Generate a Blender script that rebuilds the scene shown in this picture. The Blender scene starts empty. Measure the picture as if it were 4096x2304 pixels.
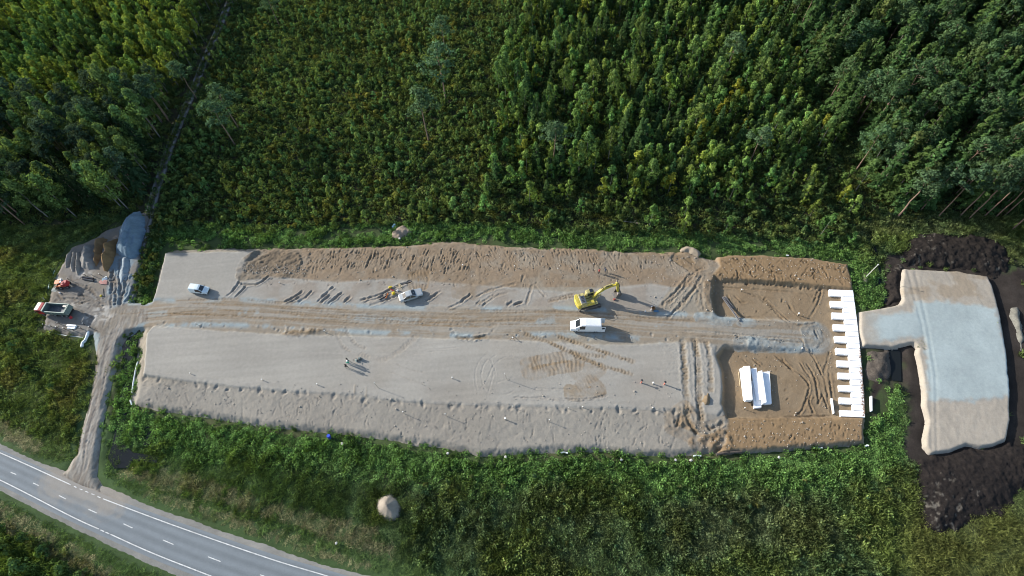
import bpy, bmesh, math, random
import numpy as np
from mathutils import Vector, Matrix

# ------------------------------------------------------------------ camera, sky, sun, exposure
SC = bpy.context.scene
COL = SC.collection
random.seed(7)
RNG = np.random.default_rng(11)
FPX, ALT = 2275.0, 97.0
TILT, ROLL = math.radians(31.6), math.radians(-4.5)
_F = np.array([0, math.sin(TILT), -math.cos(TILT)])
_R0 = np.array([1.0, 0, 0]); _U0 = np.array([0, math.cos(TILT), math.sin(TILT)])
_R = math.cos(ROLL) * _R0 + math.sin(ROLL) * _U0
_U = -math.sin(ROLL) * _R0 + math.cos(ROLL) * _U0
cam_data = bpy.data.cameras.new('drone_camera')
cam = bpy.data.objects.new('drone_camera', cam_data); COL.objects.link(cam)
m = Matrix.Identity(4)
for i in range(3):
    m[i][0], m[i][1], m[i][2] = _R[i], _U[i], -_F[i]
m[2][3] = ALT
cam.matrix_world = m
cam_data.sensor_width = 36.0
cam_data.lens = 36.0 * FPX / 4096.0
cam_data.clip_start = 1.0
cam_data.clip_end = 3000.0
SC.camera = cam

SUN_AZ, SUN_EL = math.radians(154.0), math.radians(22.5)
world = bpy.data.worlds.new('World'); SC.world = world
world.use_nodes = True
nt = world.node_tree; nt.nodes.clear()
wo = nt.nodes.new('ShaderNodeOutputWorld'); wb = nt.nodes.new('ShaderNodeBackground')
sk = nt.nodes.new('ShaderNodeTexSky'); sk.sky_type = 'NISHITA'; sk.sun_disc = False
sk.sun_elevation = SUN_EL; sk.sun_rotation = (math.pi / 2 - SUN_AZ) % (2 * math.pi)
wb.inputs['Strength'].default_value = 0.15
nt.links.new(sk.outputs[0], wb.inputs[0]); nt.links.new(wb.outputs[0], wo.inputs[0])
sd = bpy.data.lights.new('sun', 'SUN'); sd.energy = 5.0; sd.angle = math.radians(0.5); sd.color = (1.0, 0.945, 0.86)
sun = bpy.data.objects.new('sun', sd); COL.objects.link(sun)
sdir = Vector((math.cos(SUN_AZ) * math.cos(SUN_EL), math.sin(SUN_AZ) * math.cos(SUN_EL), math.sin(SUN_EL)))
sun.rotation_euler = sdir.to_track_quat('Z', 'Y').to_euler(); sun.location = (-60, 60, 120)
SC.view_settings.view_transform = 'Standard'; SC.view_settings.look = 'None'
SC.view_settings.gamma = 1.0; SC.view_settings.use_curve_mapping = False
SC.view_settings.exposure = 0.6
SC.cycles.filter_width = 1.0; SC.cycles.max_bounces = 5; SC.cycles.diffuse_bounces = 2; SC.cycles.transmission_bounces = 3

# ------------------------------------------------------------------ survey: photo pixels to metres on a level z
def survey(px, py, z=0.0):
    px = np.asarray(px, float); py = np.asarray(py, float)
    d = _F + _R * ((px[..., None] - 2048) / FPX) + _U * ((1152 - py[..., None]) / FPX)
    k = (z - ALT) / d[..., 2]
    p = d * k[..., None]; p[..., 2] += ALT
    return p
def sv(px, py, z=0.0):
    return survey(np.array([px]), np.array([py]), z)[0]
def unsurvey(x, y, z=0.0):
    p = np.stack([x, y, np.zeros_like(x) + z - ALT], -1)
    w = p @ _F
    return 2048 + FPX * (p @ _R) / w, 1152 - FPX * (p @ _U) / w
def cr(x0, y0, s):
    return lambda *pts: [(x0 + s * a, y0 + s * b) for a, b in pts]
cA = cr(0, 800, .48309); cB = cr(0, 1600, .62112); cC = cr(600, 900, .50466); cD = cr(500, 1250, .46584)
cE = cr(1900, 900, .41408); cF = cr(2600, 900, .41398); cG = cr(2600, 1300, .41398); cH = cr(3350, 850, .44859)
cI = cr(2250, 1050, .20704); cJ = cr(1500, 1080, .11732); cL = cr(1320, 1400, .08282); cM = cr(150, 1050, .24158)
cN = cr(2900, 1400, .1932); cO = cr(3250, 1100, .41436); cP = cr(3350, 1400, .62375); cQ = cr(0, 0, .62112)
cR = cr(900, 0, .65554); cS = cr(1900, 0, .65554); cT = cr(2996, 0, .65554); cW = cr(1700, 1250, .41408); cX = cr(0, 1300, .48309)
def wl(pts, z=0.0):
    a = np.array(pts, float)
    return survey(a[:, 0], a[:, 1], z)[:, :2]

# ------------------------------------------------------------------ noise and polygon tools
def _hash(ix, iy, seed):
    h = (ix.astype(np.int64) * 374761393 + iy.astype(np.int64) * 668265263 + seed * 982451653) & 0xffffffff
    h = ((h ^ (h >> 13)) * 1274126177) & 0xffffffff
    h = (h ^ (h >> 16)) & 0xffffffff
    return h / 4294967295.0
def vnoise(x, y, seed=0):
    ix = np.floor(x); iy = np.floor(y); fx = x - ix; fy = y - iy
    fx = fx * fx * (3 - 2 * fx); fy = fy * fy * (3 - 2 * fy)
    a = _hash(ix, iy, seed); b = _hash(ix + 1, iy, seed); c = _hash(ix, iy + 1, seed); d = _hash(ix + 1, iy + 1, seed)
    return (a + (b - a) * fx) * (1 - fy) + (c + (d - c) * fx) * fy
def fbm(x, y, scale, seed=0, octs=4, gain=.5):
    v = 0; amp = 1; tot = 0; f = 1 / scale
    for o in range(octs):
        v = v + amp * vnoise(x * f + 17.3 * o, y * f - 9.1 * o, seed + o * 31); tot += amp; amp *= gain; f *= 2.03
    return v / tot
def inside(poly, x, y):
    r = np.zeros(x.shape, bool); n = len(poly); j = n - 1
    for i in range(n):
        xi, yi = poly[i]; xj, yj = poly[j]
        if yi != yj:
            c = ((yi > y) != (yj > y)) & (x < (xj - xi) * (y - yi) / (yj - yi) + xi)
            r ^= c
        j = i
    return r
def segdist(a, b, x, y):
    dx, dy = b[0] - a[0], b[1] - a[1]; L2 = dx * dx + dy * dy + 1e-12
    t = np.clip(((x - a[0]) * dx + (y - a[1]) * dy) / L2, 0, 1)
    return np.hypot(x - a[0] - t * dx, y - a[1] - t * dy), t
def sdist(poly, x, y, far=12.0):
    """signed distance to a polygon, positive inside, exact within `far`"""
    d = np.full(x.shape, far)
    n = len(poly)
    for i in range(n):
        a, b = poly[i - 1], poly[i]
        sel = (x > min(a[0], b[0]) - far) & (x < max(a[0], b[0]) + far) & (y > min(a[1], b[1]) - far) & (y < max(a[1], b[1]) + far)
        if sel.any():
            dd, _ = segdist(a, b, x[sel], y[sel]); d[sel] = np.minimum(d[sel], dd)
    return np.where(inside(poly, x, y), d, -d)
def linedist(pts, x, y, far=12.0):
    d = np.full(x.shape, far); s = np.zeros(x.shape); sg = np.zeros(x.shape); acc = 0
    for i in range(1, len(pts)):
        a, b = pts[i - 1], pts[i]; L = math.hypot(b[0] - a[0], b[1] - a[1])
        sel = (x > min(a[0], b[0]) - far) & (x < max(a[0], b[0]) + far) & (y > min(a[1], b[1]) - far) & (y < max(a[1], b[1]) + far)
        if sel.any():
            xx, yy = x[sel], y[sel]
            dd, t = segdist(a, b, xx, yy); o = d[sel]; k = dd < o
            ss = s[sel]; gg = sg[sel]
            cz = (b[0] - a[0]) * (yy - a[1]) - (b[1] - a[1]) * (xx - a[0])
            o[k] = dd[k]; ss[k] = acc + t[k] * L; gg[k] = np.sign(cz)[k]
            d[sel] = o; s[sel] = ss; sg[sel] = gg
        acc += L
    return d, s, sg
def smooth(a, b, x):
    t = np.clip((x - a) / (b - a), 0, 1); return t * t * (3 - 2 * t)
def spline(pts, n=8):
    p = np.array(pts, float); out = []
    for i in range(len(p) - 1):
        p0 = p[max(i - 1, 0)]; p1 = p[i]; p2 = p[i + 1]; p3 = p[min(i + 2, len(p) - 1)]
        for k in range(n):
            t = k / n
            out.append(.5 * (2 * p1 + (p2 - p0) * t + (2 * p0 - 5 * p1 + 4 * p2 - p3) * t * t + (3 * p1 - p0 - 3 * p2 + p3) * t ** 3))
    out.append(p[-1]); return np.array(out)

# ------------------------------------------------------------------ objects, tags, materials
def tag(o, label=None, cat=None, group=None, kind=None):
    if label: o['label'] = label
    if cat: o['category'] = cat
    if group: o['group'] = group
    if kind: o['kind'] = kind
    return o
def empty(name, loc=(0, 0, 0), rz=0.0, scale=1.0):
    o = bpy.data.objects.new(name, None); COL.objects.link(o); o.empty_display_size = .3
    o.location = loc; o.rotation_euler = (0, 0, rz); o.scale = (scale,) * 3
    return o
def link(name, me, parent=None, loc=None):
    o = bpy.data.objects.new(name, me); COL.objects.link(o)
    if parent: o.parent = parent
    if loc is not None: o.location = loc
    return o
def copy_tree(root, kids):
    r = root.copy(); COL.objects.link(r)
    for k in kids:
        c = k.copy(); COL.objects.link(c); c.parent = r
    return r
def np_mesh(name, V, Fq, mats, col=None, smooth_shade=False, mi=None):
    V = np.ascontiguousarray(V, np.float32); Fq = np.ascontiguousarray(Fq, np.int32)
    k = Fq.shape[1]; me = bpy.data.meshes.new(name)
    me.vertices.add(len(V)); me.vertices.foreach_set('co', V.ravel())
    me.loops.add(Fq.size); me.loops.foreach_set('vertex_index', Fq.ravel())
    me.polygons.add(len(Fq)); me.polygons.foreach_set('loop_start', np.arange(0, Fq.size, k, dtype=np.int32))
    if smooth_shade: me.polygons.foreach_set('use_smooth', np.ones(len(Fq), bool))
    for mm in (mats if isinstance(mats, (list, tuple)) else [mats]): me.materials.append(mm)
    if mi is not None: me.polygons.foreach_set('material_index', np.ascontiguousarray(mi, np.int32))
    if col is not None:
        at = me.color_attributes.new('Col', 'FLOAT_COLOR', 'POINT')
        c4 = np.ones((len(V), 4), np.float32); c4[:, :3] = col; at.data.foreach_set('color', c4.ravel())
    me.update(calc_edges=True); me.validate(); return me
MATS = {}
def mat(name, rgb, rough=.6, metal=0.0, var=.12, vscale=3.0, bump=0.0, bscale=20.0, coat=0.0, spec=.5):
    if name in MATS: return MATS[name]
    mm = bpy.data.materials.new(name); mm.use_nodes = True; n = mm.node_tree.nodes; l = mm.node_tree.links
    b = n['Principled BSDF']; b.inputs['Roughness'].default_value = rough; b.inputs['Metallic'].default_value = metal
    b.inputs['Specular IOR Level'].default_value = spec
    if coat: b.inputs['Coat Weight'].default_value = coat; b.inputs['Coat Roughness'].default_value = .08
    tc = n.new('ShaderNodeTexCoord'); no = n.new('ShaderNodeTexNoise'); no.inputs['Scale'].default_value = vscale
    no.inputs['Detail'].default_value = 5
    l.new(tc.outputs['Object'], no.inputs['Vector'])
    mr = n.new('ShaderNodeMapRange'); mr.inputs['From Min'].default_value = .3; mr.inputs['From Max'].default_value = .7
    mr.inputs['To Min'].default_value = 1 - var; mr.inputs['To Max'].default_value = 1 + var
    l.new(no.outputs['Fac'], mr.inputs['Value'])
    mx = n.new('ShaderNodeVectorMath'); mx.operation = 'SCALE'; mx.inputs[0].default_value = rgb
    l.new(mr.outputs[0], mx.inputs['Scale']); l.new(mx.outputs[0], b.inputs['Base Color'])
    if bump:
        bn = n.new('ShaderNodeTexNoise'); bn.inputs['Scale'].default_value = bscale; bn.inputs['Detail'].default_value = 4
        l.new(tc.outputs['Object'], bn.inputs['Vector'])
        bp = n.new('ShaderNodeBump'); bp.inputs['Strength'].default_value = bump; bp.inputs['Distance'].default_value = .05
        l.new(bn.outputs['Fac'], bp.inputs['Height']); l.new(bp.outputs[0], b.inputs['Normal'])
    MATS[name] = mm; return mm
def earth_mat(name, grain=.18, bump=.5, s1=6.0, s2=1.1, rough=.95):
    """earth: base colour from the surveyed colour attribute, grain and fine relief from noise"""
    mm = bpy.data.materials.new(name); mm.use_nodes = True; n = mm.node_tree.nodes; l = mm.node_tree.links
    b = n['Principled BSDF']; b.inputs['Roughness'].default_value = rough; b.inputs['Specular IOR Level'].default_value = .15
    at = n.new('ShaderNodeAttribute'); at.attribute_name = 'Col'
    tc = n.new('ShaderNodeTexCoord')
    sc = []
    for s, w in ((s1, grain), (s2, grain * .7)):
        no = n.new('ShaderNodeTexNoise'); no.inputs['Scale'].default_value = s; no.inputs['Detail'].default_value = 6; no.inputs['Roughness'].default_value = .7
        l.new(tc.outputs['Object'], no.inputs['Vector'])
        mr = n.new('ShaderNodeMapRange'); mr.inputs['From Min'].default_value = .25; mr.inputs['From Max'].default_value = .75
        mr.inputs['To Min'].default_value = 1 - w; mr.inputs['To Max'].default_value = 1 + w
        l.new(no.outputs['Fac'], mr.inputs['Value']); sc.append((no, mr))
    mu = n.new('ShaderNodeMath'); mu.operation = 'MULTIPLY'
    l.new(sc[0][1].outputs[0], mu.inputs[0]); l.new(sc[1][1].outputs[0], mu.inputs[1])
    vm = n.new('ShaderNodeVectorMath'); vm.operation = 'SCALE'
    l.new(at.outputs['Color'], vm.inputs[0]); l.new(mu.outputs[0], vm.inputs['Scale']); l.new(vm.outputs[0], b.inputs['Base Color'])
    bp = n.new('ShaderNodeBump'); bp.inputs['Strength'].default_value = bump; bp.inputs['Distance'].default_value = .06
    l.new(sc[0][0].outputs['Fac'], bp.inputs['Height']); l.new(bp.outputs[0], b.inputs['Normal'])
    MATS[name] = mm; return mm
def leaf_mat(name, var=.45, trans=.28, tint=None):
    mm = bpy.data.materials.new(name); mm.use_nodes = True; n = mm.node_tree.nodes; l = mm.node_tree.links
    out = n['Material Output']; n.remove(n['Principled BSDF'])
    at = n.new('ShaderNodeAttribute'); at.attribute_type = 'INSTANCER'; at.attribute_name = 'tint'
    ge = n.new('ShaderNodeNewGeometry')
    mr = n.new('ShaderNodeMapRange'); mr.inputs['To Min'].default_value = 1 - var; mr.inputs['To Max'].default_value = 1 + var
    l.new(ge.outputs['Random Per Island'], mr.inputs['Value'])
    vm = n.new('ShaderNodeVectorMath'); vm.operation = 'SCALE'
    l.new(at.outputs['Vector'], vm.inputs[0]); l.new(mr.outputs[0], vm.inputs['Scale'])
    df = n.new('ShaderNodeBsdfDiffuse'); tr = n.new('ShaderNodeBsdfTranslucent'); mx = n.new('ShaderNodeMixShader')
    mx.inputs[0].default_value = trans
    t2 = n.new('ShaderNodeVectorMath'); t2.operation = 'MULTIPLY'; t2.inputs[1].default_value = (1.25, 1.2, .6)
    l.new(vm.outputs[0], df.inputs[0]); l.new(vm.outputs[0], t2.inputs[0]); l.new(t2.outputs[0], tr.inputs[0])
    l.new(df.outputs[0], mx.inputs[1]); l.new(tr.outputs[0], mx.inputs[2]); l.new(mx.outputs[0], out.inputs[0])
    MATS[name] = mm; return mm

class MB:
    """collects simple shapes into one mesh"""
    def __init__(s): s.v = []; s.f = []
    def add(s, vs, fs, M=None):
        k = len(s.v)
        for p in vs:
            p = Vector(p)
            if M is not None: p = M @ p
            s.v.append(tuple(p))
        s.f += [tuple(k + i for i in f) for f in fs]
        return s
    def box(s, c, d, rot=(0, 0, 0), taper=1.0, bev=0.0):
        hx, hy, hz = d[0] / 2, d[1] / 2, d[2] / 2
        M = Matrix.Translation(c) @ Matrix.Rotation(rot[2], 4, 'Z') @ Matrix.Rotation(rot[1], 4, 'Y') @ Matrix.Rotation(rot[0], 4, 'X')
        if bev:
            e = min(bev, hx * .9, hy * .9, hz * .9); vs = []
            for z, i in ((-hz, e), (-hz + e, 0), (hz - e, 0), (hz, e)):
                t = taper if z > 0 else 1
                for sx, sy in ((1, 1), (-1, 1), (-1, -1), (1, -1)):
                    cx, cy = (hx - i) * t, (hy - i) * t
                    a = (sx * cx, sy * (cy - e)); b = (sx * (cx - e), sy * cy)
                    if sx * sy < 0: a, b = b, a
                    vs += [(a[0], a[1], z), (b[0], b[1], z)]
            fs = [tuple(range(7, -1, -1)), tuple(range(24, 32))]
            for r in range(3):
                for i in range(8):
                    j = (i + 1) % 8; fs.append((r * 8 + i, r * 8 + j, r * 8 + 8 + j, r * 8 + 8 + i))
            return s.add(vs, fs, M)
        vs = [(sx * hx * (taper if sz > 0 else 1), sy * hy * (taper if sz > 0 else 1), sz * hz) for sz in (-1, 1) for sx, sy in ((-1, -1), (1, -1), (1, 1), (-1, 1))]
        return s.add(vs, [(3, 2, 1, 0), (4, 5, 6, 7), (0, 1, 5, 4), (1, 2, 6, 5), (2, 3, 7, 6), (3, 0, 4, 7)], M)
    def tube(s, a, b, r, r2=None, n=8):
        a = Vector(a); b = Vector(b); r2 = r if r2 is None else r2
        q = (b - a).to_track_quat('Z', 'Y'); vs = []
        for p, rr in ((a, r), (b, r2)):
            for i in range(n):
                t = 2 * math.pi * i / n; vs.append(p + q @ Vector((math.cos(t) * rr, math.sin(t) * rr, 0)))
        fs = [(i, (i + 1) % n, n + (i + 1) % n, n + i) for i in range(n)] + [tuple(range(n - 1, -1, -1)), tuple(range(n, 2 * n))]
        return s.add(vs, fs)
    def prism(s, poly, z0, z1, bev=0.0):
        n = len(poly); c = np.mean(np.array(poly), 0)
        area = sum(poly[i - 1][0] * poly[i][1] - poly[i][0] * poly[i - 1][1] for i in range(n))
        if area < 0: poly = poly[::-1]
        rings = [(z0, 0)] + ([(z1 - bev, 0), (z1, bev)] if bev else [(z1, 0)])
        vs = []
        for z, i in rings:
            for p in poly:
                d = np.array(p) - c; L = np.hypot(*d); q = c + d * max(0, (L - i * 1.4) / L); vs.append((q[0], q[1], z))
        fs = [tuple(range(n - 1, -1, -1)), tuple(range((len(rings) - 1) * n, len(rings) * n))]
        for r in range(len(rings) - 1):
            for i in range(n):
                j = (i + 1) % n; fs.append((r * n + i, r * n + j, r * n + n + j, r * n + n + i))
        return s.add(vs, fs)
    def plate(s, prof, y0, y1):
        """profile in the x-z plane pushed from y0 to y1"""
        n = len(prof); vs = [(x, y0, z) for x, z in prof] + [(x, y1, z) for x, z in prof]
        fs = [tuple(range(n)), tuple(range(2 * n - 1, n - 1, -1))] + [(i, n + i, n + (i + 1) % n, (i + 1) % n) for i in range(n)]
        return s.add(vs, fs)
    def build(s, name, m, parent=None, smooth_shade=False, loc=None):
        me = bpy.data.meshes.new(name); me.from_pydata(s.v, [], s.f); me.materials.append(m)
        bm = bmesh.new(); bm.from_mesh(me); bmesh.ops.recalc_face_normals(bm, faces=bm.faces); bm.to_mesh(me); bm.free()
        if smooth_shade:
            for p in me.polygons: p.use_smooth = True
        return link(name, me, parent, loc)
# ------------------------------------------------------------------ plan of the site (traced from the photo, on the level)
EMB = cC((100,200),(200,180),(650,165),(900,170),(1300,165),(1850,150),(2100,135),(2250,115),(2400,110)) + \
      cE((0,155),(400,190),(1000,200),(1500,235),(1950,240),(2050,205),(2200,280),(2320,310)) + \
      cF((640,290),(760,275),(1100,280),(1500,300),(1850,355),(1920,370),(1960,500),(1990,640),(2000,800),(2022,950),(2042,1100),(2066,1300)) + \
      cG((2072,500),(2086,700),(2096,870),(2086,1000),(2092,1150),(1900,1175),(1600,1185),(1400,1205),(1000,1240),(880,1235),(640,1245),(490,1255),(250,1275),(0,1280)) + \
      cW((2400,1400),(2100,1385),(1900,1380),(1700,1345),(1350,1350),(1000,1370),(900,1375),(600,1395),(500,1390),(350,1345),(150,1310),(0,1290)) + \
      cD((2450,1145),(2330,1110),(2000,1065),(1700,1035),(1200,985),(900,940),(500,880),(250,840),(60,790),(50,720),(90,470),(110,330),(130,180),(165,105)) + \
      [(600,1285),(610,1210)] + cC((15,590),(40,430))
YARD = cA((570,380),(640,350),(700,330),(780,290),(860,235),(960,200),(1010,180),(1110,110),(1190,80),(1240,120),(1210,250),(1185,450),(1135,720),(1110,830),
          (1150,870),(1150,1000),(1050,1090),(800,1200),(765,1200),(745,1110),(700,1140),(450,1100),(330,1065),(340,1000),(370,840),(400,740),(480,540),(540,430))
ACCESS = cA((1230,900),(1250,1012),(1160,1040),(1080,1075),(1000,1170),(980,1250)) + cX((985,170),(950,350),(920,500),(885,650),(850,850),(825,1000),(805,1170),(800,1240),(835,1330),(900,1420),(860,1430),(700,1370),(530,1290),(440,1240),(530,1190),(570,1110),(610,1060),(630,960),(660,830),(700,700),(740,530),(755,400),(775,270),(765,200)) + cA((760,1100),(780,980),(900,905))
HAUL = cA((890,930),(1000,955),(1200,940),(1449,930)) + cC((300,690),(700,690),(1500,735),(2200,762),(2576,770)) + cE((900,930),(1700,980)) + cF((300,990),(900,1030),(1400,1045),(1620,1060))
PADLOW = cD((180,180),(250,100),(600,140),(1300,185),(1800,200),(2500,215)) + cW((800,262),(1100,275),(1500,300),(1960,310)) + cF((290,1125),(450,1100),(600,1130)) + \
         cG((640,200),(630,300),(690,450),(700,600),(690,760),(720,790),(650,880),(500,840)) + cW((2400,940),(2000,925),(1200,905),(800,895),(0,872)) + cD((2200,745),(1980,700),(1600,690),(1000,645),(400,570),(150,535))
UPL = cC((112,215),(850,195),(760,290),(720,400),(700,450),(950,405),(1500,450),(1900,420),(2576,470)) + cE((900,640),(1700,560),(1900,600),(1750,800),(1700,870),(900,830)) + cC((2576,650),(1500,640),(700,615),(0,622),(60,440))
BROWN = cF((640,285),(670,400),(605,470),(585,700),(625,865),(690,1000),(690,1110)) + cG((720,190),(690,240),(640,300),(690,450),(700,600),(690,770),(740,900),(740,1000),(730,1140),(640,1260),(900,1260),(2150,1200),(2140,500)) + cF((2060,640),(1990,320),(1400,250),(900,250))
FLOORB = cF((690,530),(1000,545),(1400,570),(1700,600),(2060,640),(2080,800)) + cG((2120,500),(2130,900),(870,905),(740,900),(700,770),(705,600),(695,450),(650,300),(720,190)) + cF((700,1000),(630,865),(590,700),(620,500))
PAD = cH((590,500),(700,500),(900,515),(1080,520),(1200,545),(1340,565),(1380,640),(1430,800),(1470,1000),(1510,1250),(1525,1449)) + cP((1100,150),(1110,300),(1110,450),(1085,580),(1000,610),(920,625),(830,605),(720,650),(600,665),(560,620),(560,560),(580,450),(555,350),(555,250),(530,100),(510,20)) + cH((720,1200),(680,1165),(500,1200),(230,1190),(195,1040),(200,880),(400,850),(560,815),(580,780),(570,700),(575,600))
PADGRAVEL = cH((700,785),(1000,795),(1420,855)) + cP((1112,100),(1120,300),(900,322),(750,328),(590,315),(575,100)) + cH((790,1110),(500,1130),(200,1185),(240,910),(690,885))
PEAT_A = cH((560,330),(640,220),(850,175),(1150,185),(1400,225),(1540,330),(1570,430),(1500,540),(1385,590),(1340,560),(1200,535),(1080,510),(900,505),(700,490),(600,480),(560,430))
PEAT_A2 = cH((430,540),(520,450),(590,500),(570,620),(580,790),(440,830),(450,700))
PEAT_B = cP((530,690),(600,672),(720,655),(830,612),(920,632),(1000,615),(1085,588),(1196,600),(1420,640),(1430,820),(1196,920),(1110,1000),(1075,1090),(1000,1080),(870,1115),(800,1170),(680,1200),(610,1185),(530,1130),(510,1000),(480,850),(490,750))
PEAT_C = cP((190,10),(330,5),(345,120),(325,185),(270,220),(190,190),(180,100))
SOIL_L = cP((400,30),(505,10),(530,110),(552,250),(550,350),(575,450),(555,560),(552,640),(510,700),(480,640),(520,540),(470,420),(440,250),(395,190))
SOIL_M = cP((180,0),(345,0),(335,190),(300,290),(280,380),(215,430),(180,400))
SOIL_R = cH((1390,560),(1480,560),(1560,440),(1700,500),(2100,600),(2100,1500)) + cP((1500,600),(1085,600),(1120,450),(1118,200),(1095,0)) + cH((1515,1250),(1475,1000),(1435,800),(1385,640))
DITCH_L = cA((1010,1225),(1060,1150),(1140,1120),(1130,1250),(1095,1400)) + cX((1085,400),(1065,600),(1040,800),(1005,950),(1100,1040),(1310,1075),(1290,1130),(1090,1105),(1070,1165),(950,1172),(900,1085),(935,980),(965,850),(990,650),(1030,470),(1020,330))
POOL = cX((1150,850),(1220,850),(1285,900),(1270,980),(1200,980),(1155,920))
DITCH_R = cH((300,190),(335,300),(380,450),(395,600),(455,700),(445,790),(385,800),(378,650),(345,500),(315,350))
DITCH_R2 = cP((335,0),(400,15),(405,190),(350,185))
TRACK = [(940,-60)] + cQ((1480,0),(1400,200),(1330,360),(1240,590),(1160,780),(1090,960),(1020,1170),(975,1330)) + [(585,900),(560,990)]
UPLINE = [(-420,1632),(0,1811),(248,1923),(410,1994),(683,2097),(1056,2227),(1292,2299),(1750,2432)]
LOLINE = [(-420,1722),(0,1920),(280,2063),(609,2212),(838,2302),(1250,2460)]

uL, lL = wl(UPLINE), wl(LOLINE)
ROADPOLY = [(-420,1610),(0,1795),(255,1907),(420,1981),(690,2080),(1060,2206),(1300,2276),(1760,2405),(1250,2480),(830,2324),(600,2232),(272,2081),(-8,1938),(-420,1740)]
SHOULDER = [(-420,1592),(0,1778),(120,1838),(250,1884),(330,1915),(392,1900),(450,1960),(620,2035),(760,2080),(900,2132),(1060,2180),(1200,2232),(1330,2272),(1500,2310),(1780,2395),(1250,2510),(830,2352),(600,2256),(272,2100),(-12,1958),(-420,1752)]

E_, Y_, A_, PL_, PU_, BR_, FL_, PD_, PG_ = [wl(p, z) for p, z in ((EMB, .6), (YARD, .45), (ACCESS, .4), (PADLOW, 1.2), (UPL, 1.2), (BROWN, .8), (FLOORB, .4), (PAD, .8), (PADGRAVEL, .9))]
H_ = spline(wl(HAUL, 1.1), 6)
WATER = [wl(p) for p in (DITCH_L, POOL, DITCH_R, DITCH_R2)]
T_ = spline(wl(TRACK), 5)
RP_, SH_ = wl(ROADPOLY), wl(SHOULDER)
PK_ = [wl(p) for p in (PEAT_A, PEAT_A2, PEAT_B, PEAT_C)]
SO_ = [wl(p) for p in (SOIL_L, SOIL_M, SOIL_R)]

# ------------------------------------------------------------------ ground sheet
def ground_axis(lo, hi, step, far):
    mid = np.arange(lo, hi, step); g = []; d = step
    x = hi
    while x < far: x += d; d *= 1.25; g.append(x)
    h = []; d = step; x = lo
    while x > -far: x -= d; d *= 1.25; h.append(x)
    return np.array(h[::-1] + list(mid) + g)
gx = ground_axis(-185, 185, .65, 1200); gy = ground_axis(-14, 215, .65, 1200)
X, Y = np.meshgrid(gx, gy); xs, ys = X.ravel(), Y.ravel()
near = (np.abs(xs) < 190) & (ys > -20) & (ys < 220)
def ground_z(x, y):
    z = (fbm(x, y, 9, 3) - .5) * .5
    site = np.maximum(np.maximum(sdist(E_, x, y), sdist(Y_, x, y)), np.maximum(sdist(A_, x, y), np.maximum(sdist(PD_, x, y), sdist(SH_, x, y))))
    z = z * smooth(0, 4, -site) - .02
    for w in WATER:
        z -= .55 * smooth(-.9, .5, sdist(w, x, y, 4))
    return z - .25 * smooth(-.3, .6, site)
gz = np.zeros_like(xs)
nx_, ny_ = xs[near], ys[near]
gz[near] = ground_z(nx_, ny_)
FOREST_EDGE = [(-500,925),(300,920),(480,880),(560,900),(640,905),(700,915),(1100,925),(1500,910),(1900,915),(2300,925),(2700,940),(3050,960),(3300,985),(3420,960),(3560,900),(3750,885),(4000,915),(4096,960),(4600,1100),(4600,-500),(-500,-500)]
FO_ = wl(FOREST_EDGE)
gp, gq = unsurvey(nx_, ny_)
n1 = fbm(nx_, ny_, 7, 21); n2 = fbm(nx_, ny_, 2.2, 22); n3 = fbm(nx_, ny_, 25, 23)
def L3(a, b, t): return a + (b - a) * np.clip(t, 0, 1)[:, None]
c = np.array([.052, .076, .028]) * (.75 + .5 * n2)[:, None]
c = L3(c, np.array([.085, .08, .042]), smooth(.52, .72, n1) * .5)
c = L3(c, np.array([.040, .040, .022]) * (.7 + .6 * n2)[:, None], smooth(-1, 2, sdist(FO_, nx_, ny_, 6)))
for s in SO_:
    c = L3(c, np.array([.036, .029, .025]) * (.4 + 1.2 * n2)[:, None], smooth(-.5, .5, sdist(s, nx_, ny_, 4) + (n2 - .5) * 2))
pring = sdist(PD_, nx_, ny_, 8); c = L3(c, np.array([.034, .028, .024]) * (.4 + 1.2 * n2)[:, None], smooth(-5.2, -3.8, pring + (n1 - .5) * 3 - 2.2 * ((gp < 3720) & (gq > 1400))) * smooth(3470, 3560, gp))
rdg = -sdist(RP_, nx_, ny_, 14); c = L3(c, np.array([.048, .085, .03]) * (.7 + .6 * n2)[:, None], smooth(14, 8, rdg) * .8)
mead = inside(wl([(-500,1600),(0,1740),(250,1850),(390,1400),(160,1330),(-500,1300)]), nx_, ny_)
c[mead] = c[mead] * .5 + np.array([.085, .08, .032]) * .5
gc = np.tile(np.array([.05, .06, .03]), (len(xs), 1)); gc[near] = c
i0 = np.arange(len(gy) - 1)[:, None] * len(gx) + np.arange(len(gx) - 1)[None, :]
F4 = np.stack([i0, i0 + 1, i0 + 1 + len(gx), i0 + len(gx)], -1).reshape(-1, 4)
EARTH = earth_mat('grass_soil', .3, .6, 4.0, .9)
SAND = earth_mat('site_sand', .16, .8, 8.0, 1.7)
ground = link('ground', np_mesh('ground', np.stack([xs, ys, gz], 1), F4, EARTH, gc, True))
tag(ground, 'green and brown field and forest floor around the building site', kind='structure')
GZ = gz.reshape(X.shape)
def gz_at(x, y):
    x = np.asarray(x, float); y = np.asarray(y, float)
    i = np.clip(np.searchsorted(gx, x) - 1, 0, len(gx) - 2); j = np.clip(np.searchsorted(gy, y) - 1, 0, len(gy) - 2)
    u = np.clip((x - gx[i]) / (gx[i + 1] - gx[i]), 0, 1); v = np.clip((y - gy[j]) / (gy[j + 1] - gy[j]), 0, 1)
    return (GZ[j, i] * (1 - u) + GZ[j, i + 1] * u) * (1 - v) + (GZ[j + 1, i] * (1 - u) + GZ[j + 1, i + 1] * u) * v

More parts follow.
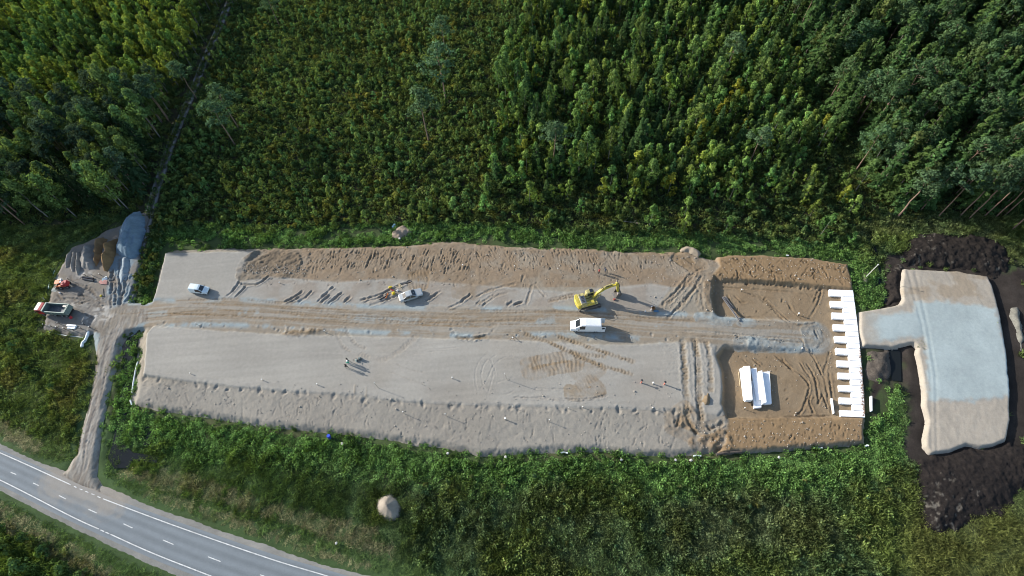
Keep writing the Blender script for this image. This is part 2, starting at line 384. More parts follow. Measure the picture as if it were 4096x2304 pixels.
# ------------------------------------------------------------------ earthworks: one surveyed height field, split into its named surfaces
CELL = .17
allp = np.vstack([E_, Y_, A_])
ex0, ey0 = allp.min(0) - 1.2; ex1, ey1 = allp.max(0) + 1.2
ax = np.arange(ex0, ex1, CELL); ay = np.arange(ey0, ey1, CELL)
EX, EY = np.meshgrid(ax, ay); ES = EX.shape
x, y = EX.ravel(), EY.ravel()
wob = (fbm(x, y, 1.6, 5) - .5) * 1.1 + (fbm(x, y, .6, 6) - .5) * .5
big = fbm(x, y, 12, 7); mid = fbm(x, y, 2.5, 8); fine = fbm(x, y, .5, 9)
dE = sdist(E_, x, y) + wob * .55; dY = sdist(Y_, x, y) + wob * .6; dA = sdist(A_, x, y) + wob * .35
dH, sH, gH = linedist(H_, x, y); dH = dH
ROADW = 2.75
dU = np.maximum(np.maximum(dE, dY), dA)
dPL = sdist(PL_, x, y) + wob * .35; dPU = sdist(PU_, x, y) + wob * .3; dBR = sdist(BR_, x, y) + wob * .5; dFL = sdist(FL_, x, y) + wob * .25
z = -.35 + .95 * smooth(-.35, 1.5, dE)
z = np.maximum(z, -.35 + .75 * smooth(-.3, 1.3, dY)); z = np.maximum(z, -.35 + .72 * smooth(-.3, 1.2, dA))
z += .5 * smooth(1, 8, dE)
def lay(z, w, t): return z + (t - z) * w
z = lay(z, smooth(-.35, .5, dPU), 1.12)
z = lay(z, smooth(-.25, .35, dPL), 1.25)
wBR = smooth(-.3, .35, dBR) * smooth(-.2, 1.0, dE)
z = lay(z, wBR, .85); wFL = smooth(-.35, .45, dFL) * smooth(-.2, .6, dE); z = lay(z, wFL, .05)
Hl = np.hypot(*np.diff(H_, axis=0).T).sum()
sx = unsurvey(x, y, 1.0)[0]
rz = np.interp(sx, [430, 600, 700, 2850, 3050, 3280, 3330], [.42, .8, 1.14, 1.14, .75, .2, .06])
wR = smooth(ROADW + .9, ROADW - .2, dH + wob * .35); z = lay(z, wR, rz)
z += (mid - .5) * .10 * smooth(0, 2, dU) + (fine - .5) * .05
flat = np.maximum(smooth(.3, 1, dPL) * (1 - wBR), smooth(.3, 1, dPU) * .8 * (1 - wBR))
z = z - flat * ((mid - .5) * .08 + (fine - .5) * .035)
rough = (1 - flat) * smooth(.3, 1.5, dE) * (1 - wR) * (1 - .7 * wFL)
z += rough * ((fbm(x, y, .75, 12, 3) - .5) * .05)
# colours: base albedo of each soil
GREY = np.array([.340, .322, .294]); TAN = np.array([.278, .246, .202]); BRN = np.array([.265, .182, .106]); FLO = np.array([.262, .198, .132])
DIRT = np.array([.30, .268, .225]); GRAV = np.array([.295, .345, .365]); YRD = np.array([.215, .20, .185])
def mixc(c, w, col): return c + (col - c) * np.clip(w, 0, 1)[:, None]
col = np.tile(TAN, (len(x), 1))
col = mixc(col, smooth(.42, .7, big) * .5, np.array([.25, .195, .145]))
pxE, pyE = unsurvey(x, y, 1.0)
lowside = smooth(1480, 1560, pyE)
col = mixc(col, lowside * .8, np.array([.298, .278, .248]))
upband = (pyE < 1150) & (pxE > 1050)
col = mixc(col, upband * (.35 + .6 * smooth(.35, .65, mid)), np.array([.245, .185, .130]))
col = mixc(col, smooth(-.3, .4, dPU), GREY * .97); col = mixc(col, smooth(-.25, .25, dPL), GREY)
col = mixc(col, smooth(-.4, .4, dPL) * smooth(.5, .75, big) * .35, np.array([.30, .265, .225]))
col = mixc(col, smooth(.2, .8, dPU) * smooth(950, 1150, pxE) * (.25 + .7 * smooth(.35, .62, mid)), np.array([.285, .25, .215]))
rl_ = fbm(x * .05, y * 1.0, .6, 41) ; col *= (1 + .20 * (rl_ - .5) * flat)[:, None]
col *= (1 + .24 * (fbm(x, y, 7, 42) - .5))[:, None]
col = mixc(col, wBR, BRN); col = mixc(col, wFL, FLO); col = mixc(col, wFL * smooth(.45, .7, mid) * .6, np.array([.225, .162, .102]))
nb = fbm(sH * .12, dH * gH * 2.2, 1.0, 14)
col = mixc(col, wR, DIRT); col = mixc(col, wR * smooth(.45, .62, nb), np.array([.268, .220, .168])); col = mixc(col, wR * smooth(.55, .35, nb) * .5, np.array([.315, .29, .26]))
edge = np.exp(-((dH - ROADW - .1) / .6) ** 2) * smooth(600, 700, pxE) * smooth(3330, 3250, pxE)
gn = fbm(x, y, 5, 15, 2) * .6 + fbm(x, y, 1.2, 16) * .4
col = mixc(col, edge * smooth(.42, .56, gn) * .95, GRAV)
col = mixc(col, np.exp(-(dH / .8) ** 2) * smooth(.52, .62, gn) * .6, GRAV)
col = mixc(col, (dY > -.5) * (dE < .3) * 1.0, YRD); col = mixc(col, (dA > -.3) * (dE < .3) * smooth(-.5, .5, dA) * .9, np.array([.285, .265, .238]))
al = fbm(x * 1.0, y * .16, .35, 18); col = mixc(col, ((dA > .1) & (dE < .2)) * smooth(.48, .6, al) * .7, np.array([.18, .152, .128]))
z += ((dA > .4) & (dE < .2)) * (al - .5) * .12
col = mixc(col, ((dY > 0) & (dE < .2)) * smooth(.5, .65, gn) * .7, np.array([.225, .195, .16]))
YG = wl(cA((900,480),(1120,430),(1130,720),(1050,860),(900,900),(880,800),(920,600)), .4)
col = mixc(col, smooth(-.6, .6, sdist(YG, x, y) + wob * 1.2) * smooth(.45, .62, gn) * .8, GRAV * np.array([.72, .82, .92]))
YG2 = wl(cA((760,1080),(830,1090),(810,1240),(770,1260),(745,1180)), .4); col = mixc(col, smooth(-.3, .3, sdist(YG2, x, y) + wob), GRAV * .85)
YG3 = wl(cA((1090,1070),(1190,1010),(1240,1020),(1130,1120),(1010,1240),(980,1200)), .4); col = mixc(col, smooth(-.3, .3, sdist(YG3, x, y) + wob), GRAV * .8)
YG4 = wl(cA((1040,800),(1130,820),(1330,830),(1230,880),(1060,880)), .5); col = mixc(col, smooth(-.3, .3, sdist(YG4, x, y) + wob) * .8, GRAV)
for k, (px, py) in enumerate(cA((800,950),(850,900),(760,980),(700,620),(640,860),(880,970))):  # bright puddle glints painted into the yard colour as pale spots
    q = sv(px, py, .4); col = mixc(col, np.exp(-(np.hypot((x - q[0]) * .5, y - q[1]) / .8) ** 2) * smooth(.4, .6, fine) * (dE < .2), np.array([.5, .48, .45]))
SR = random.Random(5)
zz, cc = z.reshape(ES).copy(), col.reshape(ES + (3,)).copy()
ZP = 1.1
def block(pts, pad):
    a = np.array(pts); lo = a.min(0) - pad; hi = a.max(0) + pad
    i0 = max(int((lo[0] - ex0) / CELL), 0); i1 = min(int((hi[0] - ex0) / CELL) + 2, ES[1]); j0 = max(int((lo[1] - ey0) / CELL), 0); j1 = min(int((hi[1] - ey0) / CELL) + 2, ES[0])
    return slice(j0, j1), slice(i0, i1)
def groove(pts, w, depth, berm=.5, tread=0.0, tone=None, ta=.6, zlev=ZP, world_pts=False, fade=.5):
    p = spline(pts if world_pts else wl(pts, zlev), 5) if len(pts) > 2 else (np.array(pts) if world_pts else wl(pts, zlev))
    b = block(p, w * 3)
    xx, yy = EX[b], EY[b]
    if xx.size == 0: return
    d, s, g = linedist(p, xx.ravel(), yy.ravel(), w * 3); d = d.reshape(xx.shape); s = s.reshape(xx.shape)
    L = np.hypot(*np.diff(p, axis=0).T).sum(); en = smooth(0, fade, s) * smooth(0, fade, L - s)
    sd_ = int(abs(p[0][0] * 13 + p[0][1] * 7)) % 251; en = en * (.35 + 1.1 * vnoise(s * .9, d * 0, sd_)); d = np.abs(d + (vnoise(xx / .45, yy / .45, sd_) - .5) * min(w, .35) * 1.3); inn = np.exp(-(d / w) ** 4); en = np.minimum(en, 1.15)
    depth = depth * .6
    f = -depth * inn + depth * berm * np.exp(-((d - w * 1.45) / (w * .45)) ** 2)
    zz[b] += f * en
    if tread: zz[b] += .55 * tread * inn * np.sign(np.sin(2 * math.pi * (s + .35 * np.abs(d) / max(w, .1)) / .62)) * .5 * en
    if tone is not None:
        a = np.clip(inn * ta * en, 0, 1)[..., None]
        if tread: a = a * (.88 + .12 * np.sign(np.sin(2 * math.pi * s / .62)))[..., None]
        cc[b] = cc[b] * (1 - a) + np.array(tone) * a
def patch(poly, tone, a=.9, dz=0.0, ridge=0.0, rdir=(1, 0), period=.6, soft=.3, rag=.5, zlev=ZP, lump=0.0):
    p = wl(poly, zlev); b = block(p, 1); xx, yy = EX[b], EY[b]
    d = sdist(p, xx.ravel(), yy.ravel(), 4).reshape(xx.shape) + wob.reshape(ES)[b] * rag
    w = smooth(-soft, soft, d); zz[b] += dz * w
    if ridge: zz[b] += ridge * w * np.sin(2 * math.pi * ((xx * rdir[0] + yy * rdir[1]) / period + mid.reshape(ES)[b] * 2.2)) * (.3 + 1.2 * fine.reshape(ES)[b])
    if lump: zz[b] += lump * w * (fbm(xx, yy, .8, 77, 3) - .35)
    aa = (a * w)[..., None]; cc[b] = cc[b] * (1 - aa) + np.array(tone) * aa * (.8 + .4 * fine.reshape(ES)[b])[..., None] + 0
BT = (.215, .150, .088); DK = (.16, .125, .09); LT = (.37, .345, .31)
# upper left pad: dragged ruts and wheel marks
for p in ([(1060,615),(1150,570),(1220,515)],[(1170,620),(1240,570),(1290,515)],[(1320,615),(1380,560),(1460,485)],[(1400,635),(1470,580),(1530,530)],[(1530,620),(1600,560)],[(600,570),(660,520),(715,440)],[(670,580),(720,530),(770,475)],[(1660,600),(1800,560),(1960,490),(2080,440)],[(1730,645),(1850,600),(1960,560)],[(1690,615),(1800,580),(1900,540)],[(2180,610),(2310,520)],[(2360,660),(2450,620),(2550,545)],[(1350,620),(1430,555)],[(1100,620),(1190,565)],[(700,470),(850,470),(950,400)]):
    groove(cC(*p), .26, .26, .8, tone=(.25, .205, .16), ta=.4)
groove(cC((300,590),(480,590),(700,590),(1060,620)), .3, .06, .8, .08, (.25, .20, .15), .6)
groove(cC((960,415),(1250,405)), .3, .05, .5, .08, (.26, .215, .17), .6)
patch(cC((760,280),(900,190),(1200,178),(1240,270),(1200,385),(1000,392),(720,405),(725,340)), DK, .85, .05, lump=.55)
patch(cC((1230,190),(1500,170),(2576,150),(2576,460),(1900,400),(1300,400)), (.235, .176, .122), .55, lump=.12)
patch(cC((2080,400),(2180,370),(2170,485),(2080,480)), BT, .8, -.05, .05, (1, .1), .7)
patch(cC((2430,480),(2576,478),(2576,565),(2430,550)), (.26, .20, .14), .7)
patch(cE((0,480),(110,500),(150,600),(60,640),(0,640)), (.26, .20, .14), .5)
for i in range(230):       # rows of scraped bucket marks on the upper shoulder
    a, b0 = SR.uniform(1260, 2560), SR.uniform(160, 330)
    groove(cC((a, b0), (a - SR.uniform(5, 30), b0 + SR.uniform(25, 75))), SR.uniform(.1, .2), SR.uniform(.08, .2), .8, tone=(.2, .15, .10), ta=.4, fade=.2)
for i in range(230):
    a, b0 = SR.uniform(0, 1900), SR.uniform(170, 420)
    groove(cE((a, b0), (a + SR.uniform(-15, 40), b0 + SR.uniform(20, 70))), SR.uniform(.1, .18), SR.uniform(.08, .18), .8, tone=(.2, .15, .10), ta=.35, fade=.2)
# excavator and truck tracks between the digger and the cut
for p in ([(690,728),(830,698),(970,668)],[(700,748),(840,715),(965,690)]): groove(cE(*p), .28, .10, .6, .1, (.24, .175, .115), .6)
for p in ([(1850,770),(1950,680),(2050,560),(2130,450),(2200,412)],[(1960,830),(2060,700),(2150,560),(2190,480)],[(1850,905),(1960,800),(2060,680),(2160,590)],[(1800,780),(1900,690),(2010,560),(2090,460)]):
    groove(cE(*p), .3, .2, .9, .06, (.235, .18, .125), .6)
for p in ([(0,700),(100,650),(250,600),(400,568)],[(0,790),(60,720)],[(60,790),(200,690),(330,650)],[(30,770),(190,670)],[(490,780),(560,560)],[(680,700),(560,560)],[(2140,780),(2165,620)],[(2215,830),(2180,650)],[(2010,910),(1990,850)],[(450,560),(470,470)]):
    groove(cE(*p), .25, .12, .8, .05, (.25, .195, .14), .5)
groove(cE((300,780),(370,735)), .35, .35, .8, tone=(.22,.16,.11), ta=.6); groove(cE((370,780),(470,740)), .3, .3, .8, tone=(.22,.16,.11), ta=.6)
patch(cE((2170,500),(2340,480),(2310,860),(2200,800),(2150,640)), (.2, .145, .095), .7, .1, lump=.35)
patch(cF((260,310),(300,250),(430,270),(520,380),(400,410)), (.225, .155, .09), .8, -.25, lump=.2)
# haul road wheel lines
for k in range(17):
    off = SR.uniform(-2.5, 2.5); s0 = SR.uniform(0, .8); s1 = s0 + SR.uniform(.12, .45); n = len(H_)
    seg = H_[int(s0 * n):max(int(s0 * n) + 4, int(min(s1, 1) * n))]
    if len(seg) < 4: continue
    tg = np.gradient(seg, axis=0); tg /= np.hypot(*tg.T)[:, None] + 1e-9; nr = np.stack([-tg[:, 1], tg[:, 0]], 1)
    groove([tuple(q) for q in (seg + nr * (off + .25 * np.sin(np.arange(len(seg)) * .25 + k))[:, None])][::4], SR.uniform(.1, .25), SR.uniform(.03, .1), .8, SR.choice([0, .04, .06]), SR.choice([BT, (.21,.16,.11), (.31,.28,.24)]), .6, world_pts=True, fade=3)
# berms and cast heaps along the road edge of the lower pad
for p, h in ([(1035,860),(1200,872),(1390,822)], .3), ([(1060,845),(1180,850),(1320,830)], .3):
    groove(cC(*p), .38, -h, -.3, tone=(.215,.16,.105), ta=.8)
groove(cW((285,238),(450,255),(615,228)), .35, .22, 1.2, tone=(.2,.15,.095), ta=.8)
for i in range(90):
    t = SR.random(); px_, py_ = (616 + t * 2100, 1297 + t * 62 + SR.uniform(-14, 10))
    groove([(px_, py_), (px_ + SR.uniform(-12, 12), py_ + SR.uniform(-14, 14))], SR.uniform(.15, .35), SR.choice([-1, 1]) * SR.uniform(.06, .2), .3, tone=SR.choice([(.24,.19,.14), LT, (.3,.33,.34)]), ta=.5, fade=.2)
for p in ([(1475,835),(1500,910),(1545,980),(1600,1010)],[(1545,815),(1590,890),(1640,950),(1720,985)]): groove(cC(*p), .3, .06, .5, .08, (.29,.255,.215), .5)
groove(cD((2520,190),(2400,300),(2250,395),(2120,392),(2000,350)), .5, .05, .4, .07, (.295,.26,.22), .5)
for p in ([(2310,430),(2400,480),(2576,520)],[(2260,505),(2400,560),(2576,620)]): groove(cD(*p), .14, .06, .5, .1, (.3,.265,.22), .4)
# crossing track belts in front of the van
for p in ([(950,200),(1200,290),(1400,385),(1700,510),(2020,605)],[(1250,215),(1500,305),(1750,395),(2040,485)],[(1380,380),(1560,410),(1760,430)],[(1430,410),(1600,480),(1760,560)]):
    groove(cW(*p), .42, .06, .5, .14, (.235,.175,.112), .85)
patch(cW((970,490),(1100,462),(1390,412),(1500,450),(1480,520),(1230,560),(1050,612),(985,590)), (.24,.175,.11), .85, 0, .05, (1, .08), .75)
patch(cW((1500,705),(1600,650),(1680,720),(1700,765),(1540,790)), (.245,.18,.115), .85, 0, .05, (.85, .5), .6)
patch(cW((1390,745),(1500,770),(1480,815),(1400,800)), (.25,.19,.125), .8, 0, .04, (.3, 1), .5)
patch(cW((1400,540),(1700,560),(1600,640),(1480,620)), (.265,.205,.145), .6)
for p in ([(700,400),(600,480),(550,580),(560,700),(610,800)],[(600,400),(520,480),(485,600),(500,720),(530,800)],[(900,432),(760,440),(660,520),(600,650),(520,760)],[(630,440),(662,560),(640,680),(600,800)],[(690,620),(660,500)],[(540,640),(560,520),(620,440)],[(700,805),(800,790),(900,730)],[(0,365),(120,358),(330,340)],[(10,385),(180,370)],[(680,685),(860,630),(970,590)]):
    groove(cW(*p), .12, .06, .7, tone=LT, ta=.3)
for p in ([(850,822),(1200,842),(1450,862),(1650,842),(1772,800)],[(1000,822),(1250,828),(1450,845),(1640,828),(1750,795)]): groove(cW(*p), .15, .15, .8, .05, (.28,.25,.22), .4)
groove(cW((1050,735),(1380,745),(1480,750)), .12, .1, .8, .06)
for p in ([(0,872),(800,900),(1500,915),(2400,945)],): groove(cW(*p), .1, -.04, 0, tone=LT, ta=.7)
groove(cD((150,500),(700,560),(1500,625),(1980,718),(2576,770)), .1, -.04, 0, tone=LT, ta=.6)
groove(cD((140,300),(500,330),(900,350)), .08, .03, .5, tone=LT, ta=.5); groove(cD((800,250),(1500,340),(2576,360)), .1, .03, .5, tone=LT, ta=.4)
groove(cD((1978,615),(1970,730)), .16, -.12, 0, tone=(.27,.23,.18), ta=.7); groove(cD((2078,628),(2070,735)), .14, -.1, 0, tone=(.27,.23,.18), ta=.7)
# three deep brown wheel tracks across the end of the lower pad
for p, w in ([(310,120),(332,400),(350,700),(370,900),(470,1060)], .5), ([(418,115),(456,300),(475,600),(482,800),(505,935)], .55), ([(540,150),(580,350),(586,660)], .42):
    groove(cG(*p), w, .16, .6, .12, (.245,.19,.13), .85)
groove(cG((440,130),(440,400),(445,750)), .12, .2, .4, tone=(.2,.16,.115), ta=.6); groove(cG((465,760),(480,930),(520,940)), .3, .3, .3, tone=(.17,.125,.08), ta=.6)
for i in range(40):
    px_, py_ = SR.uniform(2620, 2790), SR.uniform(1375, 1500)
    groove([(px_, py_), (px_ + SR.uniform(30, 90), py_ + SR.uniform(0, 6))], .1, .04, .8, .05)
patch(cG((190,880),(340,780),(520,1000),(740,920),(740,1140),(620,1170),(400,1080),(200,1000)), (.225,.165,.105), .8, -.05, lump=.5)
patch(cG((430,1130),(650,1100),(760,1000),(760,1180),(640,1230),(520,1200)), (.225,.15,.085), .8, 0, lump=.5)
for p in ([(300,840),(270,990)],[(255,900),(255,1000)],[(350,900),(470,1060)],[(540,960),(600,1000),(720,930)],[(640,1190),(780,1180)],[(420,860),(360,790)]): groove(cG(*p), .3, .3, .8, tone=(.18,.125,.075), ta=.5)
# lower shoulder: footprints, bucket scrapes, slips below the ridge
for i in range(700):
    t = SR.random(); px_ = 560 + t * 2150; top = np.interp(px_, [560, 686, 966, 1422, 1700, 2300, 2700], [1505, 1520, 1552, 1582, 1615, 1632, 1640]); bot = np.interp(px_, [560, 919, 1292, 1640, 1900, 2700], [1630, 1685, 1728, 1775, 1815, 1822])
    py_ = top + 8 + (bot - top - 12) * SR.random() ** 1.3; v = SR.random()
    L = SR.uniform(4, 12) if v < .55 else SR.uniform(14, 40); a = SR.gauss(1.55, .35) if v > .7 else SR.uniform(0, 3.1)
    groove([(px_, py_), (px_ + L * math.cos(a), py_ + L * math.sin(a))], SR.uniform(.08, .14), SR.uniform(.05, .13), .6, tone=(.25,.22,.185), ta=.25, fade=.15)
for i in range(46):
    px_ = 590 + i * 47 + SR.uniform(-18, 18); py_ = np.interp(px_, [560, 686, 966, 1422, 1700, 2300, 2700], [1500, 1518, 1550, 1580, 1612, 1632, 1640]) + SR.uniform(-2, 6)
    groove([(px_, py_), (px_ - SR.uniform(5, 28), py_ + SR.uniform(4, 18))], SR.uniform(.3, .6), SR.uniform(.15, .4), .3, tone=(.27,.24,.21), ta=.3, fade=.4)
for i in range(700):
    px_ = SR.uniform(1000, 2800); py_ = SR.uniform(985, 1140); L = SR.uniform(4, 14); a = SR.uniform(0, 3.1)
    groove([(px_, py_), (px_ + L * math.cos(a), py_ + L * math.sin(a))], SR.uniform(.08, .16), SR.uniform(.05, .15), .7, tone=(.17,.125,.085), ta=.35, fade=.15)
# brown cut
ZP = .35
for p in ([(700,572),(1100,600),(1450,630),(1650,680)],[(1000,630),(1180,760),(1310,900),(1400,960)],[(1050,640),(1230,780),(1380,930)],[(1350,720),(1420,830),(1530,900)],[(1680,600),(1640,740),(1560,880)],[(1650,610),(1600,740)],[(1420,955),(1560,940),(1630,922)],[(900,570),(990,575),(980,555)],[(820,640),(900,720),(960,710)],[(760,640),(850,840),(1050,870)],[(1600,980),(1640,1090)],[(1310,680),(1290,730)]):
    groove(cF(*p), .22, .13, .9, .03, (.16,.11,.065), .45)
for p in ([(1210,260),(1350,370),(1500,480),(1562,580),(1512,760),(1440,862)],[(1520,330),(1600,450),(1640,600),(1650,720)],[(1550,200),(1650,380),(1682,470)],[(1700,460),(1730,600),(1780,850)],[(1580,640),(1560,720),(1600,820),(1590,840)],[(1690,640),(1645,760)],[(1690,640),(1745,800)],[(1762,230),(1700,450)],[(910,310),(1050,420),(1200,500)],[(1000,300),(1100,380)],[(1290,300),(1400,420)],[(1750,420),(1790,700)],[(1460,330),(1580,500)]):
    groove(cG(*p), .2, .18, .9, .04, (.155,.105,.062), .5)
groove(cG((860,893),(1400,872),(1620,865),(1790,858)), .16, .18, .8, tone=(.12,.085,.055), ta=.6)
for k in range(4): groove(cG((900, 905 + 9 * k), (1400, 890 + 9 * k), (1800, 880 + 8 * k)), .12, .06, .6, .06, (.17,.12,.072), .4)
for p in ([(860,180),(1000,195),(1100,170)],[(1000,190),(1440,190)]): patch(cG((p[0][0], p[0][1] - 25), (p[-1][0], p[-1][1] - 25), (p[-1][0], p[-1][1] + 10), (p[0][0], p[0][1] + 10)), GRAV * .95, .8, .05, lump=.3)
patch(cF((470,885),(640,890),(770,915),(760,930),(600,920),(480,905)), GRAV, .85, lump=.2); patch(cF((870,915),(980,918),(985,935),(880,935)), GRAV, .7, lump=.2)
patch(cF((1560,950),(1610,970),(1640,1080),(1560,1150),(1520,1000)), GRAV * .8, .6, .05, lump=.3)
for i in range(420):
    u = SR.random()
    if u < .5: px_, py_ = SR.uniform(2880, 3390), SR.uniform(1030, 1115); L = SR.uniform(10, 40); a = SR.choice([.8, 2.2, .5, 1.2]) + SR.gauss(0, .2)
    elif u < .8: px_, py_ = SR.uniform(2920, 3450), SR.uniform(1690, 1790); L = SR.uniform(6, 26); a = SR.gauss(1.75, .3)
    else: px_, py_ = SR.uniform(2920, 3300), SR.uniform(1140, 1640); L = SR.uniform(5, 22); a = SR.uniform(0, 3.1)
    groove([(px_, py_), (px_ + L * math.cos(a), py_ + L * math.sin(a))], SR.uniform(.09, .2), SR.uniform(.05, .16), .8, SR.choice([0, .05]), (.165,.108,.06), .45, zlev=.6, fade=.2)
for i in range(60):
    px_ = 2890 + SR.random() * 530; py_ = np.interp(px_, [2886, 3014, 3304, 3420], [1118, 1124, 1146, 1163]) + SR.uniform(-3, 5)
    groove([(px_, py_), (px_ - 3, py_ + SR.uniform(5, 12))], SR.uniform(.15, .3), SR.uniform(.1, .35), .4, tone=(.17,.12,.075), ta=.5, zlev=.6, fade=.2)
# storage yard and access road: wheel ruts, wet streaks
for p in ([(500,790),(650,790),(780,830),(880,870)],[(520,812),(700,832),(860,892)],[(600,690),(720,720),(800,800)],[(470,860),(560,880),(700,940)],[(640,700),(760,760),(840,850)]): groove(cA(*p), .3, .16, .8, .05, (.15,.125,.10), .6, zlev=.4)
for p in ([(935,560),(930,700),(925,900)],[(985,480),(1000,650),(990,880)],[(1065,600),(1025,750),(1000,890)],[(950,620),(960,760),(955,880)],[(1110,700),(1080,790),(1050,850)]): groove(cA(*p), .35, .3, .9, .04, (.19,.155,.125), .75, zlev=.4)
for i in range(90):
    px_, py_ = SR.uniform(180, 430), SR.uniform(1090, 1330); a = SR.gauss(.3, .5); L = SR.uniform(10, 45)
    groove([(px_, py_), (px_ + L * math.cos(a), py_ + L * math.sin(a))], SR.uniform(.1, .3), SR.uniform(.04, .12), .8, SR.choice([0, .03]), SR.choice([(.15,.125,.1), (.36,.345,.32), (.19,.165,.14), (.17,.14,.11)]), .6, zlev=.4, fade=.3)
CEN = np.array([(482,1270),(440,1360),(418,1440),(400,1540),(378,1640),(352,1740),(335,1840),(318,1930)], float)
for i in range(34):
    o_ = SR.uniform(-46, 46); k0 = SR.randrange(0, 5); seg = CEN[k0:k0 + SR.randrange(3, 5)] + np.array([o_, o_ * .2]); seg[:, 0] += [SR.uniform(-4, 4) for _ in seg]
    groove([tuple(q) for q in seg], SR.uniform(.12, .3), SR.uniform(.02, .07), .8, SR.choice([0, 0, .02]), SR.choice([(.2,.175,.155), (.37,.355,.335), (.2,.175,.15), (.33,.31,.285)]), .65, zlev=.4, fade=3)
z = zz.ravel(); col = np.clip(cc.reshape(-1, 3), .02, .6) * .88 * np.array([1.005, 1.0, .962])
ZE = zz
zkeep = (dU > -.75)
NX = ES[1]
q0 = (np.arange(ES[0] - 1)[:, None] * NX + np.arange(NX - 1)[None, :]).ravel()
Q = np.stack([q0, q0 + 1, q0 + 1 + NX, q0 + NX], 1); Q = Q[zkeep[Q].all(1)]
ctr = Q[:, 0]
cls = np.zeros(len(Q), int)
cls[(dY[ctr] > dE[ctr]) & (dY[ctr] > dA[ctr])] = 1; cls[(dA[ctr] > dE[ctr]) & (dA[ctr] >= dY[ctr])] = 2
cls[(dBR[ctr] > 0) & (dE[ctr] > -.7) & (cls == 0)] = 3; cls[(dH[ctr] < ROADW) & (cls == 0)] = 4
P3 = np.stack([x, y, z], 1)
for k, (nm, lab) in enumerate((('sand_embankment', 'long grey sand embankment with rough brown shoulders'), ('storage_yard', 'small muddy yard where the tipper truck and heaps stand'), ('access_road', 'rutted dirt access road from the highway'), ('excavated_ground', 'brown sand floor cut into the end of the embankment'), ('haul_road', 'brown wheel-marked haul road along the embankment'))):
    f = Q[cls == k]; u, inv = np.unique(f, return_inverse=True)
    tag(link(nm, np_mesh(nm, P3[u], inv.reshape(f.shape), SAND, col[u], True)), lab, kind='structure')
def ez(xw, yw):
    i = np.clip((np.asarray(xw) - ex0) / CELL, 0, NX - 2); j = np.clip((np.asarray(yw) - ey0) / CELL, 0, ES[0] - 2)
    a, b = i.astype(int), j.astype(int); u, v = i - a, j - b
    return (ZE[b, a] * (1 - u) + ZE[b, a + 1] * u) * (1 - v) + (ZE[b + 1, a] * (1 - u) + ZE[b + 1, a + 1] * u) * v
def on_site(px, py):
    """the point of the earthworks seen at a photo pixel"""
    zc = 1.0
    for _ in range(6):
        p = sv(px, py, zc); zc = float(ez(p[0], p[1]))
    return Vector((p[0], p[1], zc))
def on_ground(px, py):
    p = sv(px, py, 0); return Vector((p[0], p[1], float(gz_at(p[0], p[1]))))

# ------------------------------------------------------------------ heaps, pads, water, road
def heap(name, poly, h, k, cell, m, base, label=None, cat=None, kind=None, rough=.25, rs=1.2, zlev=0.0, floor=-.3, tonefn=None, group=None, edge=.5, shape=None, crumb=0.0):
    p = wl(poly, zlev); lo = p.min(0) - 1; hi = p.max(0) + 1
    hx = np.arange(lo[0], hi[0], cell); hy = np.arange(lo[1], hi[1], cell); HX, HY = np.meshgrid(hx, hy); a, b = HX.ravel(), HY.ravel()
    sdv = int(abs(lo[0] * 7)) % 97
    d = sdist(p, a, b) + (fbm(a, b, 1.4, sdv) - .5) * 2 * edge
    zf = zlev + floor + (h - floor) * (1 - np.exp(-np.clip(d + .3, 0, None) / k))
    if shape is not None: zf = shape(a, b, d)
    zf = zf + (fbm(a, b, rs, sdv + 3, 4, .6) - .5) * rough * smooth(-.2, 1.0, d) + crumb * (fbm(a, b, .3, sdv + 5, 3, .7) - .5) * smooth(-.2, .6, d)
    keep = d > -.35; n = len(hx)
    q = (np.arange(len(hy) - 1)[:, None] * n + np.arange(n - 1)[None, :]).ravel(); q = np.stack([q, q + 1, q + 1 + n, q + n], 1); q = q[keep[q].all(1)]
    cl = np.tile(np.array(base, float), (len(a), 1)) * (.8 + .4 * fbm(a, b, .7, sdv + 9))[:, None]
    if tonefn is not None: cl = tonefn(a, b, cl)
    u, inv = np.unique(q, return_inverse=True)
    o = link(name, np_mesh(name, np.stack([a, b, zf], 1)[u], inv.reshape(q.shape), m, cl[u], True))
    return tag(o, label, cat, group, kind)
PEATM = earth_mat('peat', .55, 1.0, 5, 1.2); GRAVM = earth_mat('crushed_stone', .22, .9, 9.0, 2.0)
def padtone(a, b, cl):
    w = smooth(-.6, .6, sdist(PG_, a, b) + (fbm(a, b, 1.0, 61) - .5) * 1.6)
    pxx, pyy = unsurvey(a, b, .9); w = w * smooth(3455, 3540, pxx + (fbm(a, b, 1.5, 68) - .5) * 60)
    cl = np.tile(np.array([.375, .335, .285]), (len(a), 1)) * (.9 + .2 * fbm(a, b, 2, 62))[:, None]
    cl = mixc(cl, smooth(.48, .62, fbm(a, b, 3, 64)) * (pyy < 1200) * .6, np.array([.30, .235, .165]))
    g = np.array([.375, .435, .445]) * (.86 + .28 * fbm(a, b, 3.5, 63))[:, None]
    return (cl + (g - cl) * w[:, None]) * .88 * np.array([1.0, 1.0, .975])
PGd = []
